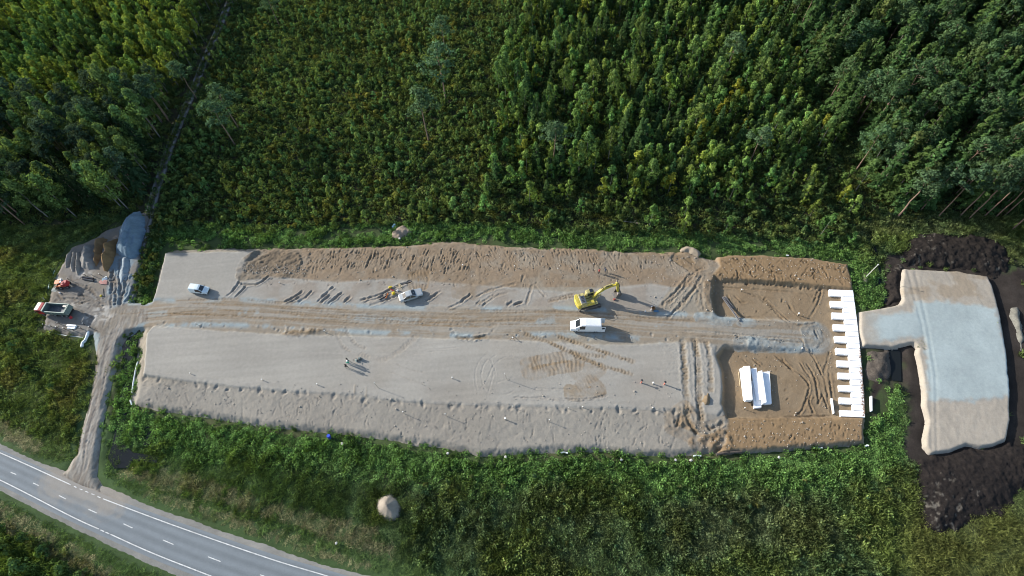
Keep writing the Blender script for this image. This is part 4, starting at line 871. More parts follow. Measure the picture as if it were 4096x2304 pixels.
a, b, u, v = plan(P_YW, 9, .55, .8); k = v < 800; a, b = a[k], b[k]; t = tints(len(a), (.060, .098, .030), .25, .1)
plant(KA, 'birch_tree', 'tree', a, b, 8, 10.5, t, 'big birch in young wood', 'big birches of the young wood', 'birch_wood', 'big birches of the young wood')
# mature spruce and pine wood, right
P_MW = [(3100,-420),(4620,-420),(4620,900),(4096,870),(3900,845),(3700,850),(3560,860),(3480,820),(3420,700),(3330,560),(3230,330),(3130,100)]
a, b, u, v = plan(P_MW, 3.4, jit=.9); kk = PJ.random(len(a))
s = kk < .66; t = tints(s.sum(), (.034, .064, .020), .3, .1); plant(KS, 'spruce_tree', 'tree', a[s], b[s], 10, 17, t, 'spruce in mature wood', 'tall spruces of the mature wood', 'spruce_wood', 'tall spruces of the mature wood', 180, (.95, 1.3))
s = (kk >= .66) & (kk < .88); t = tints(s.sum(), (.034, .062, .027), .25, .06); plant(KP, 'pine_tree', 'tree', a[s], b[s], 12, 17.5, t, 'pine in the mature wood', 'tall pines of the mature wood', 'pine_wood', 'tall pines of the mature wood', 170)
s = kk >= .88; t = tints(s.sum(), (.045, .070, .026), .25, .12); plant(KA, 'birch_tree', 'tree', a[s], b[s], 10, 14.5, t, 'birch among conifers', 'birches among the conifers', 'birch_wood', 'birches among the conifers', 65)
a, b, u, v = plan(P_MW, 2.6, .5); t = tints(len(a), (.030, .045, .018), .3, .15)
scatter('wood_understorey', KW.coll, np.stack([a, b, gz_at(a, b)], 1), np.stack([0 * a, 0 * a, PJ.random(len(a)) * 6.28], 1), np.tile(PJ.uniform(.6, 1.2, len(a))[:, None], (1, 3)), PJ.integers(0, 6, len(a)), t, 'dark undergrowth beneath the mature wood', 'undergrowth')
def tall_by(bx, by, ty):
    """height of an upright thing whose foot and top are seen at these photo rows"""
    p = sv(bx, by); hs_ = np.linspace(.2, 26, 200); q = p[None] + np.array([0, 0, 1.0])[None] * hs_[:, None]; w = (q - np.array([0, 0, ALT])) ; yy = 1152 - FPX * (w @ _U) / (w @ _F)
    return float(hs_[np.argmin(abs(yy - ty))])
LONE = [(1785,416,165,'standing pine with long bare trunk, middle of three above the clearing rubble heap'),(1716,570,352,'lone pine lowest and nearest to the rubble heap in the clearing'),(1782,216,62,'lone pine at the back of the clearing with thin bare trunk'),(1120,108,-30,'lone pine at the top edge of the clearing near the forest track'),
        (2215,682,490,'round-crowned pine standing alone above the yellow excavator'),(2900,308,125,'lone pine high in the young wood with leaning orange trunk'),(2996,655,505,'lone pine above the brown cut with orange trunk'),(2680,65,-70,'lone pine cut by the top edge of the photo, bare orange trunk below'),
        (3284,151,0,'pine pair member at the edge of the mature wood, far back'),(3317,298,125,'tall pine with long orange trunk at the edge of the mature wood'),(3416,439,275,'left pine of the close pair at the edge of the mature wood'),(3409,475,290,'right pine of the close pair at the edge of the mature wood'),(3497,734,572,'pine with golden trunk on the edge of the mature wood above the white pole'),(3589,869,682,'pine with orange trunk nearest the black peat heap'),
        (941,581,395,'pine just right of the forest track with bent bare trunk'),(956,515,330,'second pine right of the forest track, behind the bent one'),(674,475,300,'pine leaning over the forest track from its left side'),(790,400,240,'spreading pine hanging over the middle of the forest track')]
for bx, by, ty, lb in LONE:
    hh = tall_by(bx, by, ty); p = on_ground(bx, by); v = SR.randrange(6); s_ = hh / 15; KP.single(v, p, (s_ * 1.3, s_ * 1.3, s_), SR.uniform(0, 6), tints(1, (.040, .072, .036), .12, .04)[0], 'pine_tree', lb, 'tree', None)
BARE = sorted(((3750,869),(3838,866),(3901,846),(3933,869),(3979,872),(4022,859),(4045,920),(3681,842),(4092,930),(3870,880),(4130,900)))
for i, (bx, by) in enumerate(BARE):
    p = on_ground(bx, by); hh = SR.uniform(14, 17); KP.single(i % 6, p, (hh / 15 * .9,) * 2 + (hh / 15,), SR.uniform(0, 6), tints(1, (.034, .060, .030), .15, .05)[0], 'pine_tree', '%s from the left of the bare-trunked pines above the black peat heap' % 'first second third fourth fifth sixth seventh eighth ninth tenth eleventh'.split()[i], 'tree', 'bare trunked pines above the peat heap')
for bx, by, ty, lb in ((519,767,610,'pale-leaved birch leaning out beside the gravel heap'),(515,838,650,'lit birch with pale trunk nearest the gravel heap'),(649,494,380,'birch on the left side of the forest track, bare white trunk'),(615,562,440,'birch with white trunk left of the forest track bend'),(310,870,700,'birch at the lower edge of the mixed wood above the yard')):
    hh = tall_by(bx, by, ty); p = on_ground(bx, by); KA.single(SR.randrange(5), p, (hh / 14,) * 3, SR.uniform(0, 6), tints(1, (.062, .10, .032), .1, .05)[0], 'birch_tree', lb, 'tree', None)

# ------------------------------------------------------------------ grasses and weeds
TUFT = bpy.data.collections.new('weed_patterns')
def tuft(i, n, r, h, w, leafy):
    g = np.random.default_rng(600 + i); a = g.random(n) * 6.28; rr = r * np.sqrt(g.random(n)); bx = np.cos(a) * rr; by = np.sin(a) * rr
    if leafy:
        c = np.stack([bx, by, h * (.15 + .85 * g.random(n)) * (1 - .5 * (rr / r) ** 2)], 1); v, f = leaves(c, unit(np.stack([bx, by, np.full(n, .5)], 1) * .8 + .5 * g.normal(size=(n, 3))), w * (.6 + .8 * g.random(n)), g, .55)
    else:
        d = np.stack([g.normal(size=n), g.normal(size=n)], 1) * .35 * h; hh = h * (.5 + .6 * g.random(n)); wx = np.cos(a * 3) * w; wy = np.sin(a * 3) * w
        v = np.stack([np.stack([bx - wx, by - wy, 0 * bx], 1), np.stack([bx + wx, by + wy, 0 * bx], 1), np.stack([bx + wx * .6 + d[:, 0] * .6, by + wy * .6 + d[:, 1] * .6, hh * .65], 1), np.stack([bx + d[:, 0] * 1.3, by + d[:, 1] * 1.3, hh], 1)], 1).reshape(-1, 3); f = np.arange(4 * n).reshape(n, 4)
    TUFT.objects.link(bpy.data.objects.new('weed_%02d' % i, np_mesh('weed_%02d' % i, v, f, GRASSM)))
for i in range(4): tuft(i, 46, .48, .55, .035, False)
for i in range(4, 8): tuft(i, 52, .5, .6, .13, True)
for i in range(8, 10): tuft(i, 30, .42, .16, .04, False)
OPEN = [(-420,880),(60,900),(250,905),(420,860),(560,860),(640,880),(1100,905),(1930,895),(2700,925),(3050,948),(3300,975),(3480,880),(3560,850),(4096,870),(4600,900),(4600,2560),(-420,2560)]
a, b, u, v = plan(OPEN, .62)
keepm = np.ones(len(a), bool)
for P, off in ((E_, .1), (Y_, .1), (A_, .15), (PD_, .1), (SH_, .35)): keepm &= sdist(P, a, b, 3) < -off + (PJ.random(len(a)) - .5) * .5
for P in PK_ + [wl([(1508,2030),(1512,2000),(1535,1985),(1560,1975),(1590,2000),(1603,2040),(1600,2068),(1575,2082),(1540,2078),(1515,2055)]), wl([(1568,930),(1585,908),(1620,902),(1652,915),(1650,935),(1622,952),(1592,962),(1565,950)]), wl(cF((2030,480),(2070,462),(2110,480),(2120,540),(2090,565),(2040,550)))]: keepm &= sdist(P, a, b, 3) < .15
for P in WATER: keepm &= (sdist(P, a, b, 3) + (fbm(a, b, 1.6, 303) - .5) * 2.6 < .3) | (PJ.random(len(a)) < .06)
keepm &= ~((sdist(PD_, a, b, 8) + (fbm(a, b, 7, 21) - .5) * 3 - 2.2 * ((u < 3720) & (v > 1400)) > -4.4) & (u > 3540)) | (PJ.random(len(a)) < .05)
for P in SO_: keepm &= (sdist(P, a, b, 3) < -.2) | (PJ.random(len(a)) < .07)
keepm &= TRK_D(a, b) > 1.9
keepm &= ~((sdist(E_, a, b, 8) > -5) & (v < 1100) & (fbm(a, b, 3.5, 330) > .58) & (PJ.random(len(a)) < .85))
a, b, u, v = a[keepm], b[keepm], u[keepm], v[keepm]; n = len(a)
f1 = fbm(a, b, 6, 301); f2 = fbm(a, b, 1.8, 302); f3 = fbm(a, b, 14, 303)
GREEN, OLIVE, WEED, BROWN_, STRAW, DARK = [np.array(q) for q in ((.060, .114, .034), (.084, .116, .036), (.056, .088, .038), (.070, .080, .044), (.24, .215, .14), (.034, .060, .022))]
t = np.tile(WEED, (n, 1)); dEm = -sdist(E_, a, b, 12); lush = smooth(7.5, 3.0, dEm + (f1 - .5) * 7)
t = mixc(t, smooth(.45, .65, f1), OLIVE); t = mixc(t, smooth(.5, .68, f3) * .5 * smooth(1400, 2200, u), BROWN_); t = mixc(t, smooth(.52, .7, f2) * .5, DARK)
lowleft = (u < 1500) & (v > 1800); t = mixc(t, lowleft * .6 * (1 - smooth(1100, 1500, u)), np.array([.058, .098, .026]))
t = mixc(t, lush * .95, GREEN)
wl_ = smooth(420, 300, u) * (v > 900) * (v < 1900); t = mixc(t, wl_ * .75, OLIVE * 1.0); t = mixc(t, wl_ * smooth(.5, .65, f1) * .7, np.array([.088, .086, .036])); t = mixc(t, wl_ * smooth(.52, .62, f2) * .6, DARK)
right = smooth(3560, 3700, u) * smooth(1900, 2100, v); t = mixc(t, right * .7, np.array([.088, .098, .034]))
rd = -sdist(RP_, a, b, 12); 
straw = np.zeros(n); WIND = [cB((760,450),(1000,520),(1300,600),(1800,740),(2200,880),(2500,980)), cB((1050,450),(1450,590),(1900,730),(2400,850)), cB((700,490),(1000,570),(1400,690),(1900,870),(2250,990)), cB((950,610),(1300,720),(1800,880),(2100,1000),(2350,1090)), cX((-200,760),(0,820),(300,1000)), cX((-200,800),(0,890),(150,975),(250,1040)),
        [(-200,1930),(0,2040),(120,2110),(250,2190),(380,2270),(500,2340)], [(-200,1960),(0,2070),(110,2140),(230,2215),(350,2300)], cX((-100,850),(0,930),(200,1040)), cB((1500,900),(2000,1080),(2200,1150))]
for k, wp in enumerate(WIND):
    if k in (2,): continue
    straw = np.maximum(straw, np.exp(-(linedist(spline(wl(wp), 4), a, b, 4)[0] / (.3 if k < 6 else .45)) ** 2) * smooth(.3, .5, fbm(a, b, 1.1, 310 + k)))
t = mixc(t, straw * .65, STRAW * .58 * (.6 + .8 * f2)[:, None]); mown = smooth(4.5, 2.5, rd + (f1 - .5) * 2); t = mixc(t, mown * (1 - straw) * .5, np.array([.056, .095, .032]))
t *= (.55 + .9 * PJ.random(n))[:, None] * 2.05 * np.array([1.05, 1.0, .95])
tallw = smooth(.4, .65, f1) * (1 - mown) * (1 - lush * .5); pick = np.where(PJ.random(n) < .35 + .45 * lush, PJ.integers(4, 8, n), PJ.integers(0, 4, n)); short = (mown > .5) & (straw < .3); pick[short] = PJ.integers(0, 4, short.sum()); mw = (u > 420) & (u < 1650) & (rd < 21) & (dEm > 6) | right.astype(bool) | (wl_ > .5) & (PJ.random(n) < .6); pick[mw] = PJ.integers(0, 4, mw.sum())
s1 = PJ.uniform(.75, 1.3, n); s2 = np.where(mown > .5, .45, np.where(mw, .55, .9)) * s1 * (.55 + .8 * tallw + .9 * smooth(.4, .65, f2) * (1 - mown)) * (1 - .5 * np.clip(straw, 0, 1))
dW = np.full(n, 9.0)
for P in WATER: dW = np.minimum(dW, -sdist(P, a, b, 3))
scatter('weeds', TUFT, np.stack([a, b, gz_at(a, b)], 1), np.stack([PJ.normal(size=n) * .12, PJ.normal(size=n) * .12, PJ.random(n) * 6.28], 1), np.stack([s1, s1, s2], 1), pick, t, 'green weeds and rough grass covering the open ground round the site', 'weeds')
# forest floor cover
a, b, u, v = plan([(-420,-420),(4600,-420),(4600,860),(3480,880),(3300,975),(1930,900),(640,890),(560,860),(60,900),(-420,880)], 1.25); k = (TRK_D(a, b) > 1.35 + .5 * PJ.random(len(a))) | (TRK_D(a, b) < .15); a, b = a[k], b[k]; n = len(a)
t = tints(n, (.050, .076, .026), .4, .15); t[fbm(a, b, 5, 320) > .6] *= np.array([1.15, 1.0, .9])
scatter('forest_floor_plants', TUFT, np.stack([a, b, gz_at(a, b)], 1), np.stack([0 * a, 0 * a, PJ.random(n) * 6.28], 1), np.tile(PJ.uniform(1.1, 1.9, n)[:, None], (1, 3)), PJ.integers(0, 8, n), t, 'low plants and grass on the floor of the wood', 'undergrowth')
# bushes standing in the open weeds
BUSH = [(217,1551,1.4,'round dark bush in the meadow left of the access road'),(63,1390,1.8,'dark bush in the left meadow below the truck'),(120,1480,1.3,'small bush in the left meadow'),(60,1330,1.2,'bush beside the yard at the left edge'),(30,2190,2.6,'large dark bush in the lower left corner'),(90,2260,2.4,'wide bush at the bottom edge, lower left'),(115,2150,2.0,'tall narrow bush left of the straw strip'),(190,2200,1.9,'green bush beside the straw strip, lower left'),(270,2280,2.2,'bright bush at the bottom edge below the highway'),(340,2310,1.8,'bush at the bottom edge nearest the highway'),(20,2110,1.7,'bush at the left edge below the highway'),(503,1345,1.0,'green bush on the ditch bank beside the haul road bend'),(545,1400,.9,'small bush beside the ditch and sand edge')]
for bx, by, hh, lb in BUSH:
    p = on_ground(bx, by); KW.single(SR.randrange(6), p, (hh / 1.5,) * 3, SR.uniform(0, 6), tints(1, (.038, .068, .024), .25, .1)[0], 'willow_bush', lb, 'bush', None)
a, b, u, v = plan([(1650,1940),(2000,1890),(2600,1900),(3000,1900),(3400,1920),(3600,1960),(3640,2200),(3600,2400),(2600,2400),(2100,2300),(1700,2150)], 3.2, .6); n = len(a); t = tints(n, (.048, .070, .028), .3, .2)
plant(KW, 'weed_clump', 'weeds', a, b, .7, 1.25, t, 'weed clump below the embankment', 'tall weed clumps below the embankment', 'weed_clumps', 'tall weed clumps below the embankment', 300, (.6, 1.0))
a, b, u, v = plan([(620,880),(660,780),(680,890),(640,1000),(620,1120),(570,1190),(545,1180),(560,1050),(590,950)], 1.1); n = len(a); t = tints(n, (.042, .062, .022), .3, .2)
plant(KW, 'hedge_bush', 'bush', a, b, .8, 1.6, t, 'bush beside the gravel heap', 'bushes between gravel heap and embankment', 'hedge', 'bushes')
# ------------------------------------------------------------------ vehicles
PI = math.pi
GLASS = mat('dark_glass', (.02, .025, .032), .08, var=.05, spec=.7); RUB = mat('tyre_rubber', (.03, .03, .03), .85); RIM = mat('wheel_rim', (.42, .43, .44), .4, .5)
WHITE = mat('white_paint', (.78, .79, .80), .28, var=.03, coat=.4); SILV = mat('silver_paint', (.42, .44, .435), .3, .2, var=.03, coat=.4); PALE = mat('pale_blue_white_paint', (.66, .74, .76), .28, var=.03, coat=.4)
BLK = mat('black_plastic', (.025, .025, .027), .6); LAMP = mat('headlamp_lens', (.55, .58, .6), .15); TAIL = mat('tail_lamp', (.35, .02, .02), .3)
YEL = mat('digger_yellow', (.50, .41, .06), .55, var=.22, vscale=2.5); YELD = mat('faded_yellow', (.40, .35, .14), .65, var=.3, vscale=2); STEEL = mat('worn_steel', (.16, .145, .13), .6, .4, var=.3); CHROME = mat('cylinder_rod', (.6, .6, .6), .2, .9)
RED = mat('truck_red', (.42, .03, .03), .45, var=.12); ORG = mat('machine_orange', (.60, .16, .03), .5, var=.15); BED = mat('tipper_body_green_grey', (.15, .20, .185), .55, .2, var=.2); BEDI = mat('worn_bed_steel', (.13, .145, .155), .65, .3, var=.35); CREAM = mat('cream_roof', (.78, .68, .55), .5)
def wheel(parent, x, y, r, w, rim=True):
    side = 1 if y > 0 else -1
    mb = MB(); n = 18; vs = []; fs = []
    prof = [(r * .55, -w / 2), (r * .93, -w / 2), (r, -w * .32), (r, w * .32), (r * .93, w / 2), (r * .55, w / 2)]
    for i in range(n):
        t = 2 * PI * i / n; vs += [(math.cos(t) * a, b, math.sin(t) * a) for a, b in prof]
    k = len(prof)
    for i in range(n):
        for j in range(k): fs.append((i * k + j, i * k + (j + 1) % k, ((i + 1) % n) * k + (j + 1) % k, ((i + 1) % n) * k + j))
    wh = empty('wheel', (x, y, r)); wh.parent = parent
    mb.add(vs, fs).build('tyre', RUB, wh, True)
    m2 = MB(); m2.tube((0, -w * .35, 0), (0, w * .38 if side > 0 else w * .3, 0), r * .57, n=14)
    for i in range(5):
        t = 2 * PI * i / 5; m2.box((math.cos(t) * r * .3, side * w * .42, math.sin(t) * r * .3), (r * .5, .03, r * .14), (0, -t, 0))
    m2.build('rim', RIM, wh); return wh
def shell(parent, secs, paint, glass_top, glass_side, side_named='side_window'):
    """body lofted through cross sections: (x, half width low, half width belt, half width roof, z low, z belt, z roof)"""
    V = []; n = 10
    for x, w0, w1, w2, z0, z1, z2 in secs:
        zl = z0 + (z1 - z0) * .35
        V += [(x, -w0 * .94, z0), (x, -w0, zl), (x, -w1, z1), (x, -w2 - (w1 - w2) * .12, z2 - (z2 - z1) * .10), (x, -w2 * .86, z2), (x, w2 * .86, z2), (x, w2 + (w1 - w2) * .12, z2 - (z2 - z1) * .10), (x, w1, z1), (x, w0, zl), (x, w0 * .94, z0)]
    body = []; wins = {}
    for i in range(len(secs) - 1):
        for j in range(n):
            f = (i * n + j, (i + 1) * n + j, (i + 1) * n + (j + 1) % n, i * n + (j + 1) % n)
            nm = glass_top.get(i) if j == 4 else None
            if j in (2, 6) and i in glass_side: nm = (side_named, j)
            if nm: wins.setdefault(nm, []).append(f); continue
            body.append(f)
    body.append(tuple(range(n))); body.append(tuple(range((len(secs) - 1) * n + n - 1, (len(secs) - 1) * n - 1, -1)))
    MB().add(V, body).build('body', paint, parent)
    for nm, fs in wins.items():
        MB().add(V, fs).build(nm if isinstance(nm, str) else nm[0], GLASS, parent)
def heading(p0, p1, z=1.2):
    a, b = sv(*p0, z), sv(*p1, z); return math.atan2(b[1] - a[1], b[0] - a[0])
# white panel van with open rear doors
vp = on_site(2343, 1312); van = empty('panel_van', vp, heading((2404, 1303), (2279, 1300))); van.scale = (1.02,) * 3
tag(van, 'white high-roof panel van with both rear doors open, parked on the haul road', 'van')
shell(van, [(2.92, .70, .74, .55, .42, .72, .95), (2.80, .93, .93, .80, .34, .85, 1.12), (2.05, .98, .97, .82, .32, 1.08, 1.32), (1.92, .99, .97, .80, .32, 1.14, 1.42), (1.18, .99, .99, .82, .32, 1.22, 2.18), (.85, .99, .99, .84, .32, 1.25, 2.38), (.2, .99, .99, .85, .32, 1.25, 2.42), (-2.55, .99, .99, .85, .34, 1.25, 2.42), (-2.66, .97, .97, .83, .38, 1.25, 2.38)], WHITE, {3: 'windscreen'}, {4, 5})
for xx in (1.95, -1.75):
    for s in (-1, 1): wheel(van, xx, s * .86, .34, .22)
for s in (-1, 1):
    MB().box((-3.04, s * .92, 1.32), (.78, .05, 1.85), (0, 0, s * .10), bev=.02).build('rear_door', WHITE, van); d = [o for o in van.children if o.name.startswith('rear_door')][-1]
    MB().box((-3.06, s * .955, 1.75), (.5, .02, .55), (0, 0, s * .10)).build('door_window', GLASS, d)
    MB().box((1.35, s * 1.14, 1.28), (.16, .22, .26), bev=.03).build('mirror', BLK, van); MB().box((2.86, s * .68, .78), (.12, .3, .2), bev=.03).build('headlight', LAMP, van)
rb = MB()
for i in range(8): rb.box((-1.15, -.66 + i * .19, 2.43), (2.7, .035, .025))
rb.build('roof_rib', WHITE, van); MB().box((2.93, 0, .5), (.1, 1.5, .25), bev=.03).build('bumper', BLK, van); MB().box((-2.62, 0, 1.28), (.02, 1.7, 1.8)).build('load_shade_panel', BLK, van)  # shade of the load space put in as a black panel
# silver saloon car
cp = on_site(1645, 1187); car = empty('saloon_car', cp, heading((1597, 1195), (1688, 1165))); car.scale = (1.04,) * 3
tag(car, 'silver grey saloon car parked beside the scattered tools', 'car')
shell(car, [(2.28, .55, .60, .45, .38, .55, .66), (2.12, .80, .80, .70, .26, .66, .78), (1.2, .88, .87, .78, .24, .80, .92), (.95, .89, .88, .74, .24, .86, .98), (.28, .89, .88, .60, .24, .90, 1.40), (-.10, .89, .88, .60, .24, .90, 1.45), (-.85, .89, .88, .59, .24, .92, 1.42), (-1.45, .88, .87, .66, .26, .93, 1.06), (-2.08, .84, .82, .70, .30, .90, .98), (-2.26, .66, .66, .55, .40, .74, .84)], SILV, {3: 'windscreen', 6: 'rear_window'}, {3, 4, 5, 6})
for xx in (1.42, -1.32):
    for s in (-1, 1): wheel(car, xx, s * .78, .31, .2)
for s in (-1, 1):
    MB().box((.72, s * .98, .98), (.14, .2, .14), bev=.03).build('mirror', SILV, car); MB().box((2.15, s * .56, .68), (.16, .34, .12), bev=.03).build('headlight', LAMP, car); MB().box((-2.2, s * .6, .74), (.12, .3, .14), bev=.03).build('tail_light', TAIL, car); MB().box((-.1, s * .735, 1.16), (.07, .05, .52), (s * .5, 0, 0)).build('door_pillar', SILV, car)
MB().box((.62, 0, 1.20), (.05, .3, .02), (0, .6, 0)).build('sunshade_reflector', LAMP, car)
# small pale van-car
sp = on_site(806, 1165); sm = empty('small_van', sp, heading((772, 1155), (842, 1162))); sm.scale = (.93, .95, .97)
tag(sm, 'small white delivery van alone on the left sand pad', 'van')
shell(sm, [(1.98, .55, .60, .45, .4, .62, .74), (1.85, .80, .80, .68, .26, .76, .90), (1.12, .85, .84, .74, .24, .90, 1.04), (1.0, .85, .84, .70, .24, .96, 1.10), (.42, .86, .85, .64, .24, 1.0, 1.68), (.1, .86, .85, .66, .24, 1.0, 1.78), (-.5, .86, .85, .68, .24, 1.02, 1.82), (-1.85, .86, .85, .68, .28, 1.02, 1.80), (-1.98, .84, .82, .64, .34, 1.02, 1.70)], PALE, {3: 'windscreen'}, {3, 4, 5})
for xx in (1.25, -1.2):
    for s in (-1, 1): wheel(sm, xx, s * .76, .3, .19)
for s in (-1, 1):
    MB().box((.8, s * .96, 1.08), (.14, .2, .16), bev=.03).build('mirror', BLK, sm); MB().box((1.86, s * .58, .78), (.16, .3, .16), bev=.03).build('headlight', LAMP, sm); MB().box((-.6, s * .872, .52), (2.2, .025, .09)).build('side_moulding', BLK, sm)
MB().box((1.96, 0, .48), (.1, 1.35, .28), bev=.04).build('bumper', BLK, sm)
# tipper truck
tp = on_site(237, 1250); tr = empty('tipper_truck', tp, heading((300, 1248), (175, 1240), .45)); tr.scale = (.80,) * 3
tag(tr, 'red-cabbed tipper truck with an empty grey-green body standing in the yard', 'truck')
MB().box((0, 0, .85), (7.6, .9, .3)).box((-2.2, 0, .62), (3.4, 1.9, .25)).build('chassis', BLK, tr)
cb = MB().box((3.25, 0, 1.75), (1.75, 2.4, 1.9), bev=.12, taper=.97).build('cab', RED, tr)
MB().box((3.62, 0, 2.76), (1.0, 2.2, .14), bev=.05).build('cab_roof_panel', CREAM, cb); MB().box((2.82, 0, 2.73), (.62, 2.25, .1), (0, -.12, 0), bev=.03).build('wind_deflector', RED, cb)
MB().box((4.13, 0, 2.05), (.05, 2.1, .8)).build('windscreen', GLASS, cb)
for s in (-1, 1): MB().box((3.4, s * 1.205, 2.05), (.9, .03, .6)).build('side_window', GLASS, cb); MB().box((4.05, s * 1.4, 2.1), (.12, .2, .45), bev=.03).build('mirror', BLK, tr); MB().box((4.12, s * .85, 1.05), (.08, .35, .2)).build('headlight', LAMP, tr)
MB().box((-.95, 0, 1.22), (5.9, 2.3, .12)).build('bed_floor', BEDI, tr)
bw = MB()
for s in (-1, 1):
    bw.box((-.95, s * 1.2, 1.85), (5.9, .1, 1.3)).box((-.95, s * 1.24, 2.5), (6.0, .18, .12))
    for i in range(6): bw.box((-3.5 + i * 1.05, s * 1.29, 1.8), (.12, .12, 1.3))
bw.box((2.0, 0, 2.0), (.12, 2.5, 1.6)).box((2.05, 0, 2.75), (.35, 2.5, .08)); bw.build('bed_wall', BED, tr)
MB().box((-3.98, 0, 1.95), (.1, 2.4, 1.35), (0, .25, 0)).box((-3.55, 0, 2.52), (.14, 2.3, .1)).build('tailgate', BED, tr)
for xx in (3.2, .0, -1.7, -3.0):
    for s in (-1, 1): wheel(tr, xx, s * 1.05, .5, .34)
MB().box((-2.7, -.85, 2.0), (1.0, .55, .5), (0, 0, .05), bev=.04).build('pale_load_box', CREAM, tr)
# tracked excavator
ep = on_site(2350, 1212); ex = empty('excavator', ep, heading((2320, 1212), (2384, 1198))); tag(ex, 'yellow tracked excavator with its boom stretched to the right', 'excavator')
for s in (-1, 1):
    tk = empty('track', (0, s * 1.3, 0)); tk.parent = ex
    n = 46; pr = []
    L, r = 1.75, .42
    for i in range(n):
        q = i / n * (4 * L + 2 * PI * r)
        if q < 2 * L: pr.append((-L + q, 2 * r, 0.0))
        elif q < 2 * L + PI * r: t = (q - 2 * L) / r; pr.append((L + r * math.sin(t), r + r * math.cos(t), t))
        elif q < 4 * L + PI * r: pr.append((L - (q - 2 * L - PI * r), 0.0, PI))
        else: t = (q - 4 * L - PI * r) / r; pr.append((-L - r * math.sin(t), r - r * math.cos(t), PI + t))
    shoe = MB().box((0, 0, 0), (.16, .6, .07)).box((0, 0, .05), (.04, .6, .05)).build('track_shoe', STEEL, tk)
    for i, (a, c, t) in enumerate(pr):
        o = shoe if i == 0 else shoe.copy()
        if i: COL.objects.link(o); o.parent = tk
        o.location = (a, 0, c); o.rotation_euler = (0, t, 0)
    MB().box((0, 0, .42), (3.2, .34, .5), bev=.1).build('track_frame', STEEL, tk)
MB().box((0, 0, .62), (1.8, 2.2, .35)).tube((0, 0, .7), (0, 0, 1.0), .75, n=20).build('undercarriage', STEEL, ex)
tip = sv(2471, 1136, ep.z + 4.2); up = Matrix.Rotation(math.atan2(tip[1] - ep.y, tip[0] - ep.x) - ex.rotation_euler[2], 4, 'Z')
def ub(mb, name, m, parent=ex):
    mb.v = [tuple(up @ Vector(p)) for p in mb.v]; return mb.build(name, m, parent)
ub(MB().box((-.35, 0, 1.1), (3.9, 2.6, .28), bev=.06), 'revolving_deck', YELD)
cwp = [(-2.6 - .28 * math.cos(t), 1.36 * math.sin(t) / 1.0) for t in np.linspace(-PI / 2, PI / 2, 9)]
ub(MB().prism([(-1.85, -1.36)] + [(-2.15 - .45 * math.cos(t), 1.36 * math.sin(t)) for t in np.linspace(-PI / 2, PI / 2, 11)] + [(-1.85, 1.36)], 1.0, 2.15, .08), 'counterweight', YEL)
ub(MB().box((-1.2, -.05, 1.75), (1.25, 2.5, 1.05), bev=.08), 'engine_housing', YELD)
hood = ub(MB().box((-1.2, -.3, 2.34), (1.0, 1.75, .16), bev=.05), 'engine_cover', mat('grey_cover', (.085, .10, .12), .5))
for i in range(4): ub(MB().box((-1.2, -.75 + i * .32, 2.44), (.5, .12, .04)), 'vent', BLK, hood)
ub(MB().box((.15, -.95, 1.55), (1.5, .75, .65), bev=.06), 'side_tank', YEL); ub(MB().box((-.2, .35, 1.45), (.9, .35, .45), bev=.05).box((-.25, -.25, 1.5), (.5, .5, .35), bev=.05), 'valve_block', YELD)
rl = MB(); rl.tube((.9, -1.25, 1.8), (-.4, -1.25, 2.5), .03).tube((-.4, -1.25, 2.5), (-1.7, -1.25, 2.6), .03).tube((-1.7, -1.25, 2.6), (-1.7, -1.25, 2.1), .03); ub(rl, 'handrail', YELD)
ub(MB().tube((-1.5, .75, 2.3), (-1.5, .75, 2.85), .07), 'exhaust_pipe', STEEL)
cab_ = ub(MB().box((.55, .92, 2.02), (1.65, .95, 1.55), bev=.14, taper=.93), 'cab', YELD)
ub(MB().box((.85, .92, 2.815), (.6, .68, .03)), 'roof_window', GLASS, cab_); ub(MB().box((1.36, .92, 2.1), (.05, .8, 1.0), (0, -.05, 0)), 'windscreen', GLASS, cab_)
for s in (-1, 1): ub(MB().box((.6, .92 + s * .462, 2.2), (1.0, .03, .75)), 'side_window', GLASS, cab_)
reach = math.hypot(tip[0] - ep.x, tip[1] - ep.y)
B0, B1, B2, ST = (1.0, 0, 1.6), (3.0, 0, 3.9), (reach - .1, 0, 4.15), (reach + .35, 0, 1.45)
def arm(pts, hw, ths):
    top = []; bot = []
    for i, (p, th) in enumerate(zip(pts, ths)):
        a = Vector(pts[max(i - 1, 0)]); b = Vector(pts[min(i + 1, len(pts) - 1)]); d = (b - a).normalized(); nr = Vector((-d.z, 0, d.x)); top.append(Vector(p) + nr * th / 2); bot.append(Vector(p) - nr * th / 2)
    pr = [(p.x, p.z) for p in top] + [(p.x, p.z) for p in bot[::-1]]; return MB().plate(pr, -hw, hw)
bm_ = ub(arm([B0, (1.9, 0, 3.05), B1, (4.4, 0, 4.2), B2], .2, (.35, .55, .68, .5, .3)), 'boom', YEL)
ub(MB().box((3.6, 0, 4.46), (1.5, .26, .06), (0, -.12, 0)), 'boom_stiffener', YELD, bm_)
for s in (-1, 1): ub(MB().tube((1.35, s * .36, 1.4), (2.4, s * .36, 2.9), .1), 'lift_cylinder', YELD, bm_); ub(MB().tube((2.4, s * .36, 2.9), (3.05, s * .3, 3.75), .06), 'cylinder_rod', CHROME, bm_)
ub(MB().tube((3.2, 0, 4.55), (4.7, 0, 4.85), .1), 'stick_cylinder', YELD, bm_); ub(MB().tube((4.7, 0, 4.85), (reach - .25, 0, 4.75), .06), 'cylinder_rod', CHROME, bm_)
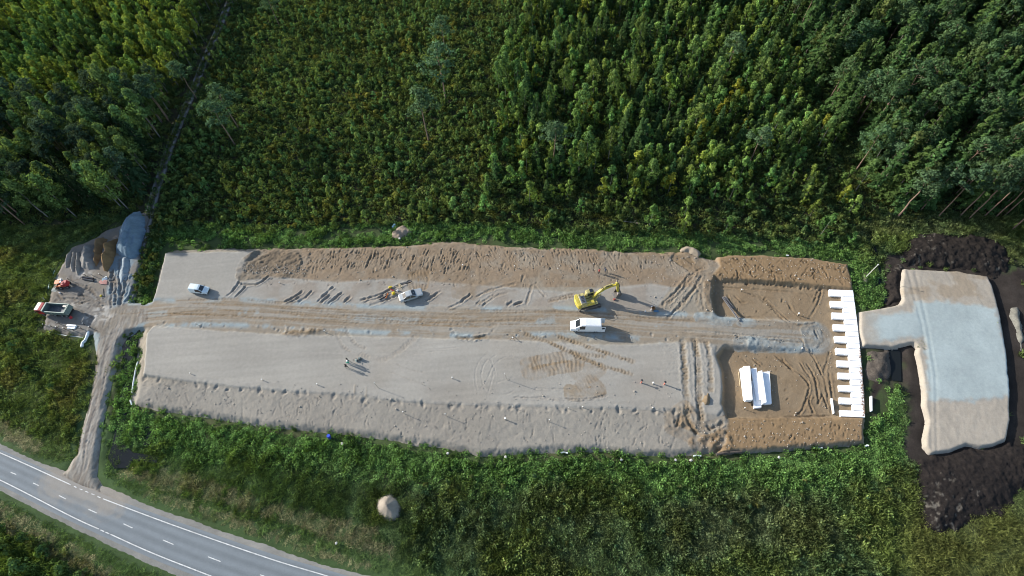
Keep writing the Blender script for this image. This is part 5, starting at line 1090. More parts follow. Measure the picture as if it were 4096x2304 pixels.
ub(MB().tube((1.4, -.12, 2.7), (2.9, -.12, 4.35), .05).tube((2.9, -.12, 4.35), (4.6, -.12, 4.6), .05).tube((1.4, .12, 2.7), (2.9, .12, 4.35), .05), 'hydraulic_hose', BLK, bm_)
ub(arm([(reach - .35, 0, 4.85), (reach - .1, 0, 4.15), ST], .17, (.3, .55, .28)), 'stick', YEL)
ub(MB().tube((reach + .2, 0, 4.4), (reach + .55, 0, 2.9), .09).tube((reach + .55, 0, 2.9), (reach + .62, 0, 1.75), .05), 'bucket_cylinder', STEEL)
bk = [(reach + .2, 1.5), (reach + .75, 1.55), (reach + 1.0, 1.1), (reach + .95, .55), (reach + .55, .2), (reach - .1, .15), (reach - .25, .28), (reach + .35, .42), (reach + .68, .75), (reach + .68, 1.1), (reach + .4, 1.25)]
bu = ub(MB().plate(bk, -.62, .62), 'bucket', STEEL)
sd_ = MB()
for s in (-1, 1): sd_.plate([(reach + .2, 1.45), (reach + .7, 1.45), (reach + .95, 1.0), (reach + .9, .55), (reach + .5, .22), (reach - .15, .2)], s * .6, s * .64)
ub(sd_, 'bucket_side', STEEL, bu)
for i in range(5): ub(MB().box((reach - .32, -.5 + i * .25, .2), (.28, .1, .07)), 'bucket_tooth', CHROME, bu)
ub(MB().tube((reach + .1, -.45, 3.5), (reach + .5, -.75, 2.2), .04).tube((reach + .2, .4, 3.6), (reach + .6, .8, 2.4), .04), 'hanging_hose', BLK)
# red compact loader
rp = on_site(263, 1146); ld = empty('compact_loader', rp, heading((245, 1150), (285, 1144), .4)); ld.scale = (.82,) * 3; tag(ld, 'small red and orange compact loader in the storage yard', 'loader')
MB().box((.65, 0, 1.15), (1.7, 1.3, .9), bev=.12).box((.95, 0, 1.75), (.9, 1.1, .4), bev=.1).build('bonnet', RED, ld); MB().box((.6, 0, 1.72), (.3, .35, .14)).build('air_intake', BLK, ld)
MB().box((-.55, 0, .85), (1.0, 1.1, .5), bev=.06).build('rear_frame', ORG, ld)
MB().box((-.45, 0, 1.2), (.5, .5, .3), bev=.08).box((-.68, 0, 1.55), (.15, .5, .6), bev=.05).build('seat', BLK, ld)
ro = MB()
for s in (-1, 1): ro.tube((-.95, s * .5, 1.0), (-.95, s * .5, 2.35), .05).tube((-.05, s * .5, 1.1), (-.05, s * .5, 2.35), .05)
ro.box((-.5, 0, 2.4), (1.15, 1.2, .08)).build('roll_bar', ORG, ld)
for xx in (.95, -.65):
    for s in (-1, 1): wheel(ld, xx, s * .72, .45, .3)
ar = MB()
for s in (-1, 1): ar.box((-1.15, s * .45, .95), (1.1, .12, .2), (0, .35, 0))
ar.build('lift_arm', ORG, ld); MB().plate([(-1.5, .3), (-1.6, .95), (-1.75, .95), (-2.2, .25), (-2.15, .18), (-1.5, .2)], -.75, .75).build('bucket', STEEL, ld)

# ------------------------------------------------------------------ white foam blocks
FOAM = mat('white_foam', (.88, .885, .89), .8, var=.03, vscale=1.5, bump=.15, bscale=8)
ORD = ['topmost', 'second', 'third', 'fourth', 'fifth', 'sixth', 'seventh', 'eighth', 'ninth', 'tenth', 'bottom']
CT = .52
lx = [(160,138,207), (172,248,317), (188,360,428), (200,473,542), (213,587,656), (225,705,772), (236,822,890), (246,940,1007), (252,1060,1128), (258,1180,1248), (264,1303,1372)]
nx2 = [276, 290, 303, 318, 331, 343, 354, 362, 370, 377]
RX = lambda yy: float(np.interp(yy, [138, 300, 470, 700, 880, 1100, 1372], [392, 414, 436, 461, 475, 492, 509]))
FOG = 'long white foam blocks laid as a comb at the cut end'
def block_from(px4, zt, th, name, lab, group=None, cat='foam block'):
    w = wl(px4, zt); c0 = w.mean(0); w = c0 + (w - c0) * (1 - .003); o = empty if False else None
    mb = MB(); mb.prism([tuple(q - c0) for q in w], 0, th, .03); ob = mb.build(name, FOAM, None, loc=(c0[0], c0[1], zt - th)); return tag(ob, lab, cat, group)
for i, (xl, yt, yb) in enumerate(lx):
    block_from(cO((xl, yt + 1), (RX(yt), yt + 10), (RX(yb), yb + 2), (xl + 7, yb - 8)), CT + .004 * (i % 3), .46, 'foam_block', '%s of the eleven long white foam blocks forming the comb teeth' % ORD[i], FOG)
    if i < 10:
        y2 = lx[i + 1][1]
        block_from(cO((nx2[i] + 6, yb - 1), (RX(yb) - 1, yb + 5), (RX(y2) - 1, y2 + 8), (nx2[i] + 11, y2 + 1)), CT - .003 + .004 * (i % 2), .45, 'foam_block', '%s short white foam block between the comb teeth, counted from the top' % (ORD[i] if i else 'first'), 'short white foam blocks between the comb teeth')
SG = 'white foam blocks of the loose stack'
block_from(cN((318,372),(450,352),(532,1030),(398,1033)), .62, .56, 'foam_block', 'lower leftmost white foam block of the loose stack, peeping out under another', SG)
block_from(cN((385,335),(520,325),(574,1030),(432,1042)), 1.5, .86, 'foam_block', 'large upper left white foam block topping the loose stack', SG)
block_from(cN((555,640),(700,620),(755,1188),(606,1204)), .58, .5, 'foam_block', 'white foam block reaching lowest in the loose stack', SG)
block_from(cN((538,384),(650,362),(774,1030),(652,1042)), .96, .36, 'foam_block', 'shaded tilted white foam block second from the left on the loose stack', SG)
block_from(cN((690,438),(770,420),(864,1085),(776,1118)), 1.2, .88, 'foam_block', 'narrow upright white foam block third from the left in the loose stack', SG)
block_from(cN((784,452),(924,440),(968,1110),(826,1122)), .66, .58, 'foam_block', 'rightmost white foam block of the loose stack', SG)
block_from(cO((178,1190),(194,1190),(213,1335),(203,1337)), .5, .42, 'foam_block', 'thin white foam strip lying left of the lowest comb teeth')
wob_g = on_ground(3485, 1610); block_from(cO((563,1166),(577,1166),(579,1312),(566,1312)), .6, .5, 'foam_block', 'thin white foam strip lying in the dark soil right of the comb')
for (p, q, lab) in (((275,455),(308,740),'pale timber batten lying left of the foam stack'),):
    a_, b_2 = [on_site(*cN(t)[0]) for t in (p, q)]; o = MB().box((0, 0, 0), ((b_2 - a_).length, .09, .06)).build('timber_batten', mat('pale_timber', (.55, .44, .27), .8, var=.2)); o.location = (a_ + b_2) / 2 + Vector((0, 0, .04)); o.rotation_euler = (0, 0, math.atan2(b_2.y - a_.y, b_2.x - a_.x)); tag(o, lab, 'timber')
TIM = MATS['pale_timber']

# brown sand crumbs spilt on the right ends of the lower comb blocks
gq = np.random.default_rng(8); cb_ = MB()
for i in range(170):
    yy = 700 + 660 * gq.random() ** .7; xx = RX(yy) - 2 - 26 * gq.random() ** 2.2; q = sv(*cO((xx, yy))[0], CT); r_ = gq.uniform(.06, .2)
    cb_.box((q[0], q[1], CT + .01), (r_ * 1.5, r_, r_ * .5), (gq.uniform(-.4, .4), gq.uniform(-.4, .4), gq.uniform(0, 3)), taper=.6)
tag(cb_.build('sand_crumbs', mat('spilt_sand', (.25, .17, .12), .95)), 'brown sand crumbs spilt on the right ends of the lower foam blocks', 'sand', None, 'stuff')
# ------------------------------------------------------------------ people
SKIN = mat('skin', (.50, .32, .24), .6); HAIR = mat('dark_hair', (.03, .022, .018), .7); NAVY = mat('navy_cloth', (.035, .05, .085), .9); BLKC = mat('black_cloth', (.018, .018, .022), .9); REDC = mat('red_cloth', (.55, .04, .035), .85); GRNC = mat('green_hi_vis', (.03, .34, .22), .8); BLUC = mat('pale_blue_jeans', (.22, .30, .42), .9); HELM = mat('white_helmet', (.8, .8, .8), .4)
def person(px, py, face, label, top, legs, head='hair', arms=((.25, -.05), (.25, -.05)), stride=.18, hood=False):
    p = on_site(px, py); root = empty('person', p, face); tag(root, label, 'person')
    J = [(0, 0, .93), (0, 0, 1.12), (0, 0, 1.38), (.01, 0, 1.50), (.03, 0, 1.60), (.04, 0, 1.70)]; R = [.135, .125, .155, .06, .085, .095]; E = [(0, 1), (1, 2), (2, 3), (3, 4), (4, 5)]
    for s, (ax_, fw) in zip((-1, 1), arms):
        k = len(J); J += [(0, s * .19, 1.42), (ax_ * .25, s * (.24 + abs(fw) * .3), 1.15), (ax_, s * .22, .93 + ax_ * .35), (ax_ + .04, s * .215, .86 + ax_ * .35)]; R += [.07, .052, .04, .035]; E += [(2, k), (k, k + 1), (k + 1, k + 2), (k + 2, k + 3)]
    for s in (-1, 1):
        k = len(J); f = stride * s * .5; J += [(0, s * .10, .88), (f * .6 + .02, s * .115, .48), (f, s * .125, .09), (f + .14, s * .14, .045)]; R += [.095, .065, .048, .04]; E += [(0, k), (k, k + 1), (k + 1, k + 2), (k + 2, k + 3)]
    me = bpy.data.meshes.new('body'); me.from_pydata(J, E, []); o = bpy.data.objects.new('body', me); COL.objects.link(o)
    md = o.modifiers.new('skin', 'SKIN'); o.modifiers.new('sub', 'SUBSURF').levels = 1
    for i, sv_ in enumerate(me.skin_vertices[0].data): sv_.radius = (R[i], R[i]); sv_.use_root = i == 0
    dg = bpy.context.evaluated_depsgraph_get(); bod = bpy.data.meshes.new_from_object(o.evaluated_get(dg)); bpy.data.objects.remove(o)
    bod.materials.clear()
    for mm in (SKIN, top, legs, BLKC): bod.materials.append(mm)
    for f in bod.polygons:
        c_ = f.center; f.use_smooth = True
        f.material_index = 3 if c_.z < .10 else 0 if c_.z > 1.50 or (abs(c_.y) > .17 and c_.z < .93 + 0 and c_.x > -.2 and c_.z > .75 and abs(c_.y) > .19) else 1 if c_.z > .92 or abs(c_.y) > .2 else 2
    link('body', bod, root)
    mb = MB(); rr = .115 if head == 'hair' else .135; vs = []; fs = []; n = 10
    for i in range(5):
        ph = i / 4 * PI * .55
        for j in range(n): t = 2 * PI * j / n; vs.append((.03 + rr * math.sin(ph) * math.cos(t) * 1.12, rr * math.sin(ph) * math.sin(t), 1.675 + rr * math.cos(ph) * 1.05))
    for i in range(4):
        for j in range(n): fs.append((i * n + j, (i + 1) * n + j, (i + 1) * n + (j + 1) % n, i * n + (j + 1) % n))
    mb.add(vs, fs)
    if head != 'hair':
        mb.prism([(.05 + .17 * math.cos(t), .145 * math.sin(t)) for t in np.linspace(0, 2 * PI, 14)[:-1]], 1.655, 1.68)
    mb.build('hair' if head == 'hair' else 'helmet', HAIR if head == 'hair' else HELM, root, True)
    return root
q = cL((905, 590), (955, 715), (850, 880))
person(*q[0], 0.3, 'person in black jacket standing furthest of the three on the sand pad', BLKC, BLKC, arms=((.35, .1), (.1, .0)))
person(*q[1], 2.2, 'person in bright green vest and pale jeans on the sand pad', GRNC, BLUC, head='helmet', arms=((.3, .1), (.3, .1)), stride=.3)
person(*q[2], 2.6, 'person in black clothes nearest of the three on the sand pad', BLKC, BLKC, arms=((.3, .2), (.05, .1)), stride=.32)
person(2395, 1093, -.5, 'person in a red jacket standing beyond the excavator boom', REDC, BLKC, arms=((.15, .05), (.2, 0)))
person(2420, 1089, 3.6, 'person in a dark blue jacket facing the red-jacketed one', NAVY, NAVY, arms=((.3, .15), (.3, .15)))

# ------------------------------------------------------------------ tools and materials lying about
def put(mb, name, m, px, py, rz, label, cat, lift=0.0, group=None, site=True):
    p = on_site(px, py) if site else on_ground(px, py); o = mb.build(name, m, loc=p + Vector((0, 0, lift))); o.rotation_euler = (0, 0, rz); return tag(o, label, cat, group)
def root_at(name, px, py, rz, label, cat, site=True, group=None):
    return tag(empty(name, on_site(px, py) if site else on_ground(px, py), rz), label, cat, group)
YPL = mat('yellow_plastic', (.68, .52, .02), .45); RPL = mat('red_tool', (.5, .03, .04), .5); GRYM = mat('grey_machine', (.10, .13, .13), .6, .2)
pc = root_at('plate_compactor', *cL((1420, 470))[0], .35, 'small dark green-grey plate compactor lying near the three people', 'machine')
MB().box((0, 0, .1), (.95, .5, .1), bev=.03).build('base_plate', STEEL, pc); MB().box((.12, 0, .38), (.5, .42, .42), bev=.06).build('engine', GRYM, pc); MB().box((.32, 0, .62), (.22, .3, .16), bev=.05).build('fuel_tank', GRYM, pc)
MB().tube((-.3, -.2, .4), (-.95, -.2, .72), .03).tube((-.3, .2, .4), (-.95, .2, .72), .03).tube((-.95, -.2, .72), (-.95, .2, .72), .03).build('handle', BLK, pc); MB().box((-.55, 0, .2), (.3, .42, .3), bev=.04).build('water_tank', mat('pale_green_tank', (.30, .38, .36), .5), pc)
put(MB().box((0, 0, .26), (.62, .46, .5), bev=.06).tube((-.12, 0, .5), (-.12, 0, .58), .06).box((.1, 0, .56), (.3, .05, .04)), 'yellow_case', YPL, *cJ((640, 815))[0], .45, 'yellow plastic case nearest the silver car', 'case')
put(MB().box((0, 0, .2), (.5, .34, .4), bev=.06).box((0, 0, .46), (.3, .05, .05)).tube((.3, .1, .0), (.3, .1, .35), .1), 'yellow_case', YPL, *cJ((515, 610))[0], .1, 'small yellow case at the far end of the scattered tools', 'case')
rt = root_at('red_cutter', *cJ((640, 710))[0], -.4, 'red motor tool lying between the yellow cases', 'tool')
MB().box((-.3, 0, .14), (.75, .16, .2), bev=.05).box((-.7, 0, .2), (.3, .06, .06)).build('housing', RPL, rt); MB().tube((.2, -.04, .16), (.2, .04, .16), .2, n=16).build('blade', STEEL, rt)
put(MB().box((0, 0, .17), (.42, .32, .34), bev=.1).box((.05, 0, .36), (.2, .2, .08), bev=.03), 'white_bag', mat('white_sack', (.75, .75, .77), .8, bump=.4), *cJ((780, 715))[0], .3, 'white bag beside the red motor tool', 'bag')
put(MB().box((0, 0, .1), (1.25, .2, .16), bev=.06).box((.45, 0, .2), (.2, .16, .1), bev=.04).box((-.5, 0, .19), (.14, .2, .1), bev=.03), 'orange_barrier_beam', ORG, *cJ((415, 880))[0], 1.25, 'orange and cream beam lying at the left of the scattered tools', 'beam')
for k, (p, q_, dz) in enumerate((((690,560),(850,615),.05), ((800,500),(910,650),.12), ((840,470),(945,600),.16), ((870,640),(830,480),.20), ((780,530),(935,590),.24))):
    a_, b_2 = [on_site(*cJ(t)[0]) for t in (p, q_)]; o = MB().box((0, 0, 0), ((b_2 - a_).length, .085, .045)).build('timber_batten', TIM); o.location = (a_ + b_2) / 2 + Vector((0, 0, dz)); o.rotation_euler = (0, 0, math.atan2(b_2.y - a_.y, b_2.x - a_.x)); tag(o, 'pale timber batten in the crossed heap above the silver car', 'timber', 'crossed timber battens by the silver car')
put(MB().box((0, 0, .05), (1.5, .3, .1), bev=.02).box((0, .18, .1), (1.5, .04, .12)).box((0, -.18, .1), (1.5, .04, .12)), 'steel_channel', STEEL, *cJ((1130, 410))[0], .32, 'dark steel channel beam pointing at the ridged sand above the silver car', 'beam')
put(MB().tube((0, -.9, .12), (0, .9, .12), .1), 'dark_post', BLK, *cJ((290, 945))[0], -1.05, 'dark post lying left of the orange beam', 'post')
# crate with canisters near the stone-strewn road edge
put(MB().box((0, 0, .22), (.62, .5, .06)).box((0, .24, .25), (.62, .04, .5)).box((0, -.24, .25), (.62, .04, .5)).box((.3, 0, .25), (.04, .5, .5)).box((-.3, 0, .25), (.04, .5, .5)), 'wooden_crate', mat('brown_timber', (.24, .13, .05), .85), *[(2540 + 950 * .0759, 1180 + 740 * .0759)][0], .5, 'brown open wooden crate beside the gravel strip right of the excavator', 'crate')
for (a_, b_2, lab) in ((880, 645, 'white canister behind the brown wooden crate'), (860, 790, 'white canister in front of the brown wooden crate'), (530, 890, 'white canister standing alone left of the brown crate')):
    put(MB().box((0, 0, .2), (.24, .2, .4), bev=.05).tube((.05, 0, .4), (.05, 0, .46), .04).box((-.04, 0, .43), (.1, .03, .05)), 'canister', mat('white_plastic', (.78, .76, .78), .5), 2540 + a_ * .0759, 1180 + b_2 * .0759, .3, lab, 'canister')
put(MB().box((0, 0, .1), (.9, .3, .06)).box((.3, 0, .16), (.1, .34, .08)), 'blue_shadow_slab', mat('blue_shadow_slab', (.06, .17, .30), .6), 2540 + 1110 * .0759, 1180 + 860 * .0759, -.1, 'blue slab standing in for the cast shadow below the brown crate', 'shadow slab')  # bluish cast shadow built as a thin coloured slab
put(MB().box((0, 0, .16), (.42, .3, .32), bev=.03), 'red_box', mat('dull_red', (.28, .06, .045), .7), *cE((1345, 722))[0], .2, 'small dull red box on the sand below the excavator bucket', 'box')
# stakes, rods and markers
MARK = mat('weathered_stake', (.42, .36, .28), .8, var=.2); ORP = mat('orange_pink_tube', (.72, .22, .16), .6); WT = mat('white_marker', (.75, .74, .7), .6)
def stake(px, py, h, label, r=.04, lean=(0, 0), kind='stake', m=MARK, cap=None, board=False, site=True):
    p = on_site(px, py) if site else on_ground(px, py); t = tag(empty('survey_stake' if kind == 'stake' else kind, p), label, 'stake' if kind == 'stake' else 'marker tube')
    MB().tube((0, 0, -.2), (lean[0], lean[1], h), r, r * .9, 7).build('post', m, t)
    MB().box((lean[0], lean[1], h + .02), (r * 3.2, r * 3.2, .12), bev=.015).build('cap', cap or WT, t)
    if board: MB().box((lean[0] * .7, lean[1] * .7, h * .75), (.5, .03, .09), (0, 0, .6)).build('crossboard', MARK, t)
ST_ = [(*cW((795, 652))[0], 2.4, 'tall leaning survey rod in the middle of the lower sand pad', .04, (-.35, .25)), (*cD((2180, 652))[0], 2.2, 'tall leaning survey rod at the pad edge right of the two cut notches', .04, (-.3, .2)), (*cW((265, 638))[0], .55, 'short stake ringed by footprints left of the circular wheel marks', .06, (0, 0)), (*cD((1182, 582))[0], .45, 'short stake on the pad edge, left of a pair', .06, (0, 0)), (*cD((1655, 622))[0], .5, 'short stake on the pad edge, right of a pair', .06, (0, 0)), (*cD((565, 527))[0], .35, 'leftmost short stake on the lower pad edge', .05, (0, 0)),
       (*cW((210, 1003))[0], 1.3, 'stake with white top on the shoulder, third from the right', .05, (-.1, 0)), (*cW((775, 1035))[0], .75, 'stout dark stake on the lower shoulder between two taller ones', .09, (0, 0)), (*cW((1200, 1055))[0], 1.05, 'stake ringed by footprints on the lower shoulder, furthest right', .05, (0, 0)), (*cD((2405, 872))[0], 1.25, 'white-topped stake on the lower shoulder, furthest left', .05, (-.15, 0)),
       (*cW((1522, 917))[0], .4, 'short peg on the ridge below the brown ridged patch', .05, (0, 0)), (*cW((2197, 927))[0], .5, 'short peg on the ridge nearest the deep wheel tracks', .05, (0, 0)), (*cW((850, 918))[0], .7, 'peg on the ridge below the tall survey rod', .04, (0, 0)), (*cW((1386, 930))[0], .5, 'peg on the ridge below the crossing track belts', .04, (0, 0)), (*cC((1030, 462))[0], .4, 'short stake on the upper pad right of the small van', .06, (0, 0)), (*cC((2480, 325))[0], .45, 'short stake on the rough upper shoulder above the silver car', .07, (0, 0)), (*cC((372, 790))[0], .6, 'stake at the upper edge of the lower pad, furthest left', .05, (0, 0)), (*cC((1390, 852))[0], .7, 'stake beside the dark earth berm on the lower pad edge', .05, (0, 0)), (*cE((382, 410))[0], .6, 'stake on the brown shoulder behind the excavator tracks', .05, (0, 0)), (*cE((800, 432))[0], .5, 'stake on the brown shoulder left of the red-jacketed person', .05, (0, 0)),
       (*cF((876, 640))[0], .7, 'white-topped stake in the upper brown cut', .07, (0, 0)), (*cN((388, 1225))[0], .75, 'white-topped stake below the loose foam stack', .05, (0, 0)), (*cF((1425, 872))[0], .8, 'stake in a small mound at the corner of the upper brown cut', .08, (0, 0)), (*cF((1462, 1200))[0], .5, 'stake at the end of the gravel edge in the brown cut', .07, (0, 0))]
for px, py, h, lab, r, ln in ST_: stake(px, py, h, lab, r, ln)
stake(*cW((2088, 680))[0], 1.15, 'left orange-pink tube with black top standing on the lower pad', .11, kind='marker_tube', m=ORP, cap=BLK); stake(*cW((2310, 695))[0], 1.15, 'right orange-pink tube with black top beside the deep wheel tracks', .11, kind='marker_tube', m=ORP, cap=BLK); stake(*cW((2200, 690))[0], .6, 'dark short stake between the two orange-pink tubes', .09)
tv = tag(empty('survey_tripod', on_site(*cE((365, 1105))[0])), 'grey frame like a fallen tripod at the pad edge left of the white van', 'tripod')
for k, (a_, b_2) in enumerate(((-.7, -.15), (.5, -.5), (.2, .6))): MB().tube((0, 0, .75), (a_, b_2, .0), .035, .03, 6).build('leg', BLK, tv)
MB().box((0, 0, .8), (.25, .22, .16), bev=.03).build('head', WT, tv)
# white pole on its mound
pp = on_ground(3458, 1113); hp = tall_by(3458, 1113, 1070); po = tag(empty('white_pole', pp + Vector((0, 0, .5))), 'slender white pole on a sandy mound right of the brown cut', 'pole')
MB().tube((0, 0, -.3), (.25, 0, 4.2), .06, .045, 8).build('shaft', WT, po); MB().tube((.25, 0, 4.15), (.255, 0, 4.35), .1, n=10).build('cap', WT, po)
# long dark beams
for (p, q_, z0, lab) in ((cF((697, 700))[0], cF((862, 930))[0], .35, 'long grey steel beam slanting down in the upper brown cut'), (cF((720, 697))[0], cF((800, 810))[0], .3, 'shorter grey beam lying against the long steel beam')):
    a_, b_2 = on_site(*p), on_site(*q_); o = MB().box((0, 0, 0), ((b_2 - a_).length, .28, .05)).box((0, .12, .1), ((b_2 - a_).length, .04, .2)).box((0, -.12, .1), ((b_2 - a_).length, .04, .2)).build('steel_beam', mat('grey_steel', (.24, .235, .24), .5, .4)); o.location = (a_ + b_2) / 2 + Vector((0, 0, .12)); d = b_2 - a_; o.rotation_euler = (0, -math.atan2(d.z, math.hypot(d.x, d.y)), math.atan2(d.y, d.x)); tag(o, lab, 'beam')
DKW = mat('dark_wood', (.075, .06, .05), .9, var=.3)
for (p, q_, r, lab) in ((cG((638, 1253))[0], cG((800, 1222))[0], .2, 'left dark log lying along the lower edge of the brown cut'), (cG((770, 1232))[0], cG((885, 1228))[0], .22, 'right dark log lying along the lower edge of the brown cut')):
    a_, b_2 = sv(*p, .35), sv(*q_, .35); v_ = Vector(b_2 - a_); o = MB().tube((0, 0, 0), v_, r, r * .8, 9).tube(v_ * .4, v_ * .4 + Vector((.1, .3, .15)), .05, .03, 5).build('log', DKW, loc=Vector(a_) + Vector((0, 0, .12))); tag(o, lab, 'log')
br = tag(empty('fallen_branch', on_ground(2510, 893) + Vector((0, 0, .5))), 'pale fallen branch at the foot of the young trees above the excavator', 'branch')
MB().tube((-2.2, .6, .1), (2.4, -.8, .1), .07, .03, 6).build('stem', MARK, br)
for a_, s in ((-.6, 1), (.4, -1), (1.2, 1), (1.7, -1)): MB().tube((a_, .1 - .3 * a_, .1), (a_ + .7, .1 - .3 * a_ + s * .45, .35), .03, .012, 5).build('twig', MARK, br)
put(MB().box((0, 0, .3), (.9, .55, .5), bev=.15).box((.2, .1, .58), (.4, .35, .12), bev=.05), 'blue_sack', mat('pale_blue_sack', (.42, .62, .70), .6, bump=.4), 1577, 908, .6, 'pale blue bulky sack beside the rubble heap', 'sack', site=False)
bl = root_at('blue_drum', 1318, 1752, .2, 'blue plastic drum in the weeds below the embankment', 'drum', False); MB().tube((0, 0, 0), (.1, .1, .95), .32, n=16).build('shell', mat('blue_plastic', (.02, .05, .45), .4), bl); MB().tube((.1, .1, .95), (.105, .105, .99), .27, n=16).build('lid', mat('blue_lid', (.05, .1, .55), .4), bl); MB().tube((0, 0, .3), (.0, .0, .36), .335, n=16).build('hoop', MATS['blue_lid'], bl)
# yard goods
PIPEM = mat('black_pipe', (.025, .025, .03), .25, spec=.8); PINK = mat('faded_red_bar', (.55, .28, .24), .6); GEO = mat('white_geotextile', (.74, .77, .76), .75, bump=.3, bscale=4); GEOG = mat('pale_green_roll', (.30, .47, .40), .6)
for k, (p, q_) in enumerate((((690, 642), (778, 655)), ((690, 657), (782, 672)))):
    a_, b_2 = [on_site(*cA(t)[0]) for t in (p, q_)]; v_ = b_2 - a_; o = MB().tube((0, 0, 0), v_, .2, n=14).build('plastic_pipe', PIPEM, smooth_shade=False, loc=a_ + Vector((0, 0, .22))); tag(o, ('upper' if k == 0 else 'lower') + ' of two thick shiny black pipes lying in the yard', 'pipe', 'black pipes in the yard')
for k in range(4):
    p, q_ = (832 - (8 if k in (1, 2) else 0), 668 + k * 9), (890, 671 + k * 9); a_, b_2 = [on_site(*cA(t)[0]) for t in (p, q_)]; v_ = b_2 - a_
    o = MB().tube((0, 0, 0), v_, .09, n=8).build('red_bar', PINK, loc=a_ + Vector((0, 0, .1))); tag(o, '%s of four faded red bars stacked in the yard' % ('first from the back', 'second from the back', 'third from the back', 'nearest')[k], 'bar', 'faded red bars in the yard')
bnd = root_at('bent_sheet', *cA((872, 655))[0], .3, 'crumpled white and green sheet behind the red bars', 'sheet'); MB().box((0, 0, .15), (.9, .5, .06), (.3, .2, 0)).box((.2, .3, .3), (.5, .4, .05), (-.5, .4, .5)).build('sheet', GEO, bnd); MB().box((-.45, -.1, .1), (.3, .6, .2), bev=.05).build('fold', GEOG, bnd)
put(MB().tube((0, 0, .06), (0, -2.0, .06), .05, n=6).box((0, -2.0, .08), (.3, .1, .08)), 'dark_rod', BLK, *cA((855, 735))[0], .35, 'thin dark rod lying right of the yard below the red bars', 'rod')
put(MB().box((0, 0, .12), (.3, .4, .24), bev=.04).tube((0, 0, .24), (0, 0, .4), .05, n=8), 'yellow_hydrant_box', YPL, *cA((838, 795))[0], .2, 'small yellow box at the yard mouth', 'box')
def roll(pts, r, m, name, label, cat, site=True, lift=.15):
    P = [(on_site(*t) if site else on_ground(*t)) + Vector((0, 0, lift)) for t in pts]; mb = MB()
    for i in range(len(P) - 1): mb.tube(P[i] - P[0], P[i + 1] - P[0], r * (1 + .12 * (-1) ** i), r, 9)
    return tag(mb.build(name, m, loc=P[0]), label, cat)
roll(cA((570, 378), (545, 415), (530, 460), (505, 500)), .12, GEO, 'fabric_edge', 'white fabric strip along the upper left edge of the yard', 'fabric')
roll(cA((462, 592), (440, 640), (418, 690), (408, 742)), .2, GEOG, 'fabric_roll', 'pale green and white fabric roll on the left rim of the yard', 'fabric roll')
roll(cA((325, 1072), (400, 1095), (470, 1112), (560, 1125), (690, 1140)), .09, GEO, 'fabric_edge', 'white fabric strip along the lower edge of the yard', 'fabric', lift=.05)
roll(cA((735, 1090), (722, 1140), (712, 1170), (690, 1190), (686, 1222)), .28, GEO, 'crumpled_sheet', 'crumpled white sheet hanging off the lower right corner of the yard', 'fabric', site=False, lift=.3)
roll(cA((372, 805), (362, 815), (380, 835)), .22, GEO, 'fabric_bundle', 'white bundle at the yard rim above the truck cab', 'fabric')
put(MB().box((0, 0, .2), (2.0, .4, .4), bev=.03).box((.1, -.42, .12), (1.7, .45, .24), bev=.06), 'white_pallet_load', mat('wrapped_white', (.78, .82, .84), .45), *cA((600, 1045))[0], heading((265, 1300), (312, 1304), .4), 'white wrapped slab lying along the lower edge of the yard', 'slab')
put(MB().box((0, 0, .2), (.9, 1.1, .4), bev=.05).box((0, 0, .43), (.3, .3, .08), bev=.02), 'white_tank', mat('white_tank_plastic', (.66, .70, .74), .5), *cA((498, 678))[0], .25, 'white square tank left of the red loader', 'tank')
for k, (px, py, lab) in enumerate(((*cA((470, 640))[0], 'stack of grey planks above the white tank'), (*cA((452, 745))[0], 'stack of grey planks below the left fabric roll'))):
    st = root_at('plank_stack', px, py, -.12, lab, 'planks')
    for i in range(4): MB().box((.05 * (i % 2), (i - 1.5) * .2, .06 + .05 * (i % 2)), (1.15, .14, .05), (0, 0, .05 * (i - 1))).build('plank', mat('grey_plank', (.36, .40, .37), .8), st)
put(MB().box((0, 0, .2), (.5, .4, .4), bev=.06).tube((-.1, 0, .35), (.25, .1, .6), .04), 'red_jack', RPL, *cA((592, 977))[0], .5, 'small red machine part in the shadow of the tipper truck', 'tool')
put(MB().box((0, 0, .18), (.3, .25, .36), bev=.06), 'white_bucket', MATS['white_plastic'], *cA((500, 772))[0], .2, 'white bucket below the orange loader arms', 'bucket')
for k, (a_, b_2) in enumerate(((125, 1045), (235, 1065), (340, 1085), (460, 1105), (600, 1125), (730, 1098), (880, 1085), (365, 1015), (780, 1030))):
    px, py = cM((a_, b_2))[0]; p = on_site(px, py); t = tag(empty('kerb_post', p), 'short dark post with pale top along the lower rim of the yard', 'post', 'short posts along the lower rim of the yard')
    MB().tube((0, 0, -.2), (0, 0, .65), .07, n=7).build('post', DKW, t); MB().tube((0, 0, .65), (0, 0, .72), .075, n=7).build('top', WT, t)
for k, (a_, b_2) in enumerate(((530, 290), (800, 220), (930, 225), (1055, 215))):
    px, py = cM((a_, b_2))[0]; p = on_site(px, py); t = tag(empty('kerb_post', p), 'short dark post in the row between the heaps and the black pipes', 'post', 'short posts in front of the yard heaps'); MB().tube((0, 0, -.2), (0, 0, .75), .06, n=7).build('post', DKW, t); MB().tube((0, 0, .75), (0, 0, .8), .065, n=7).build('top', WT, t)
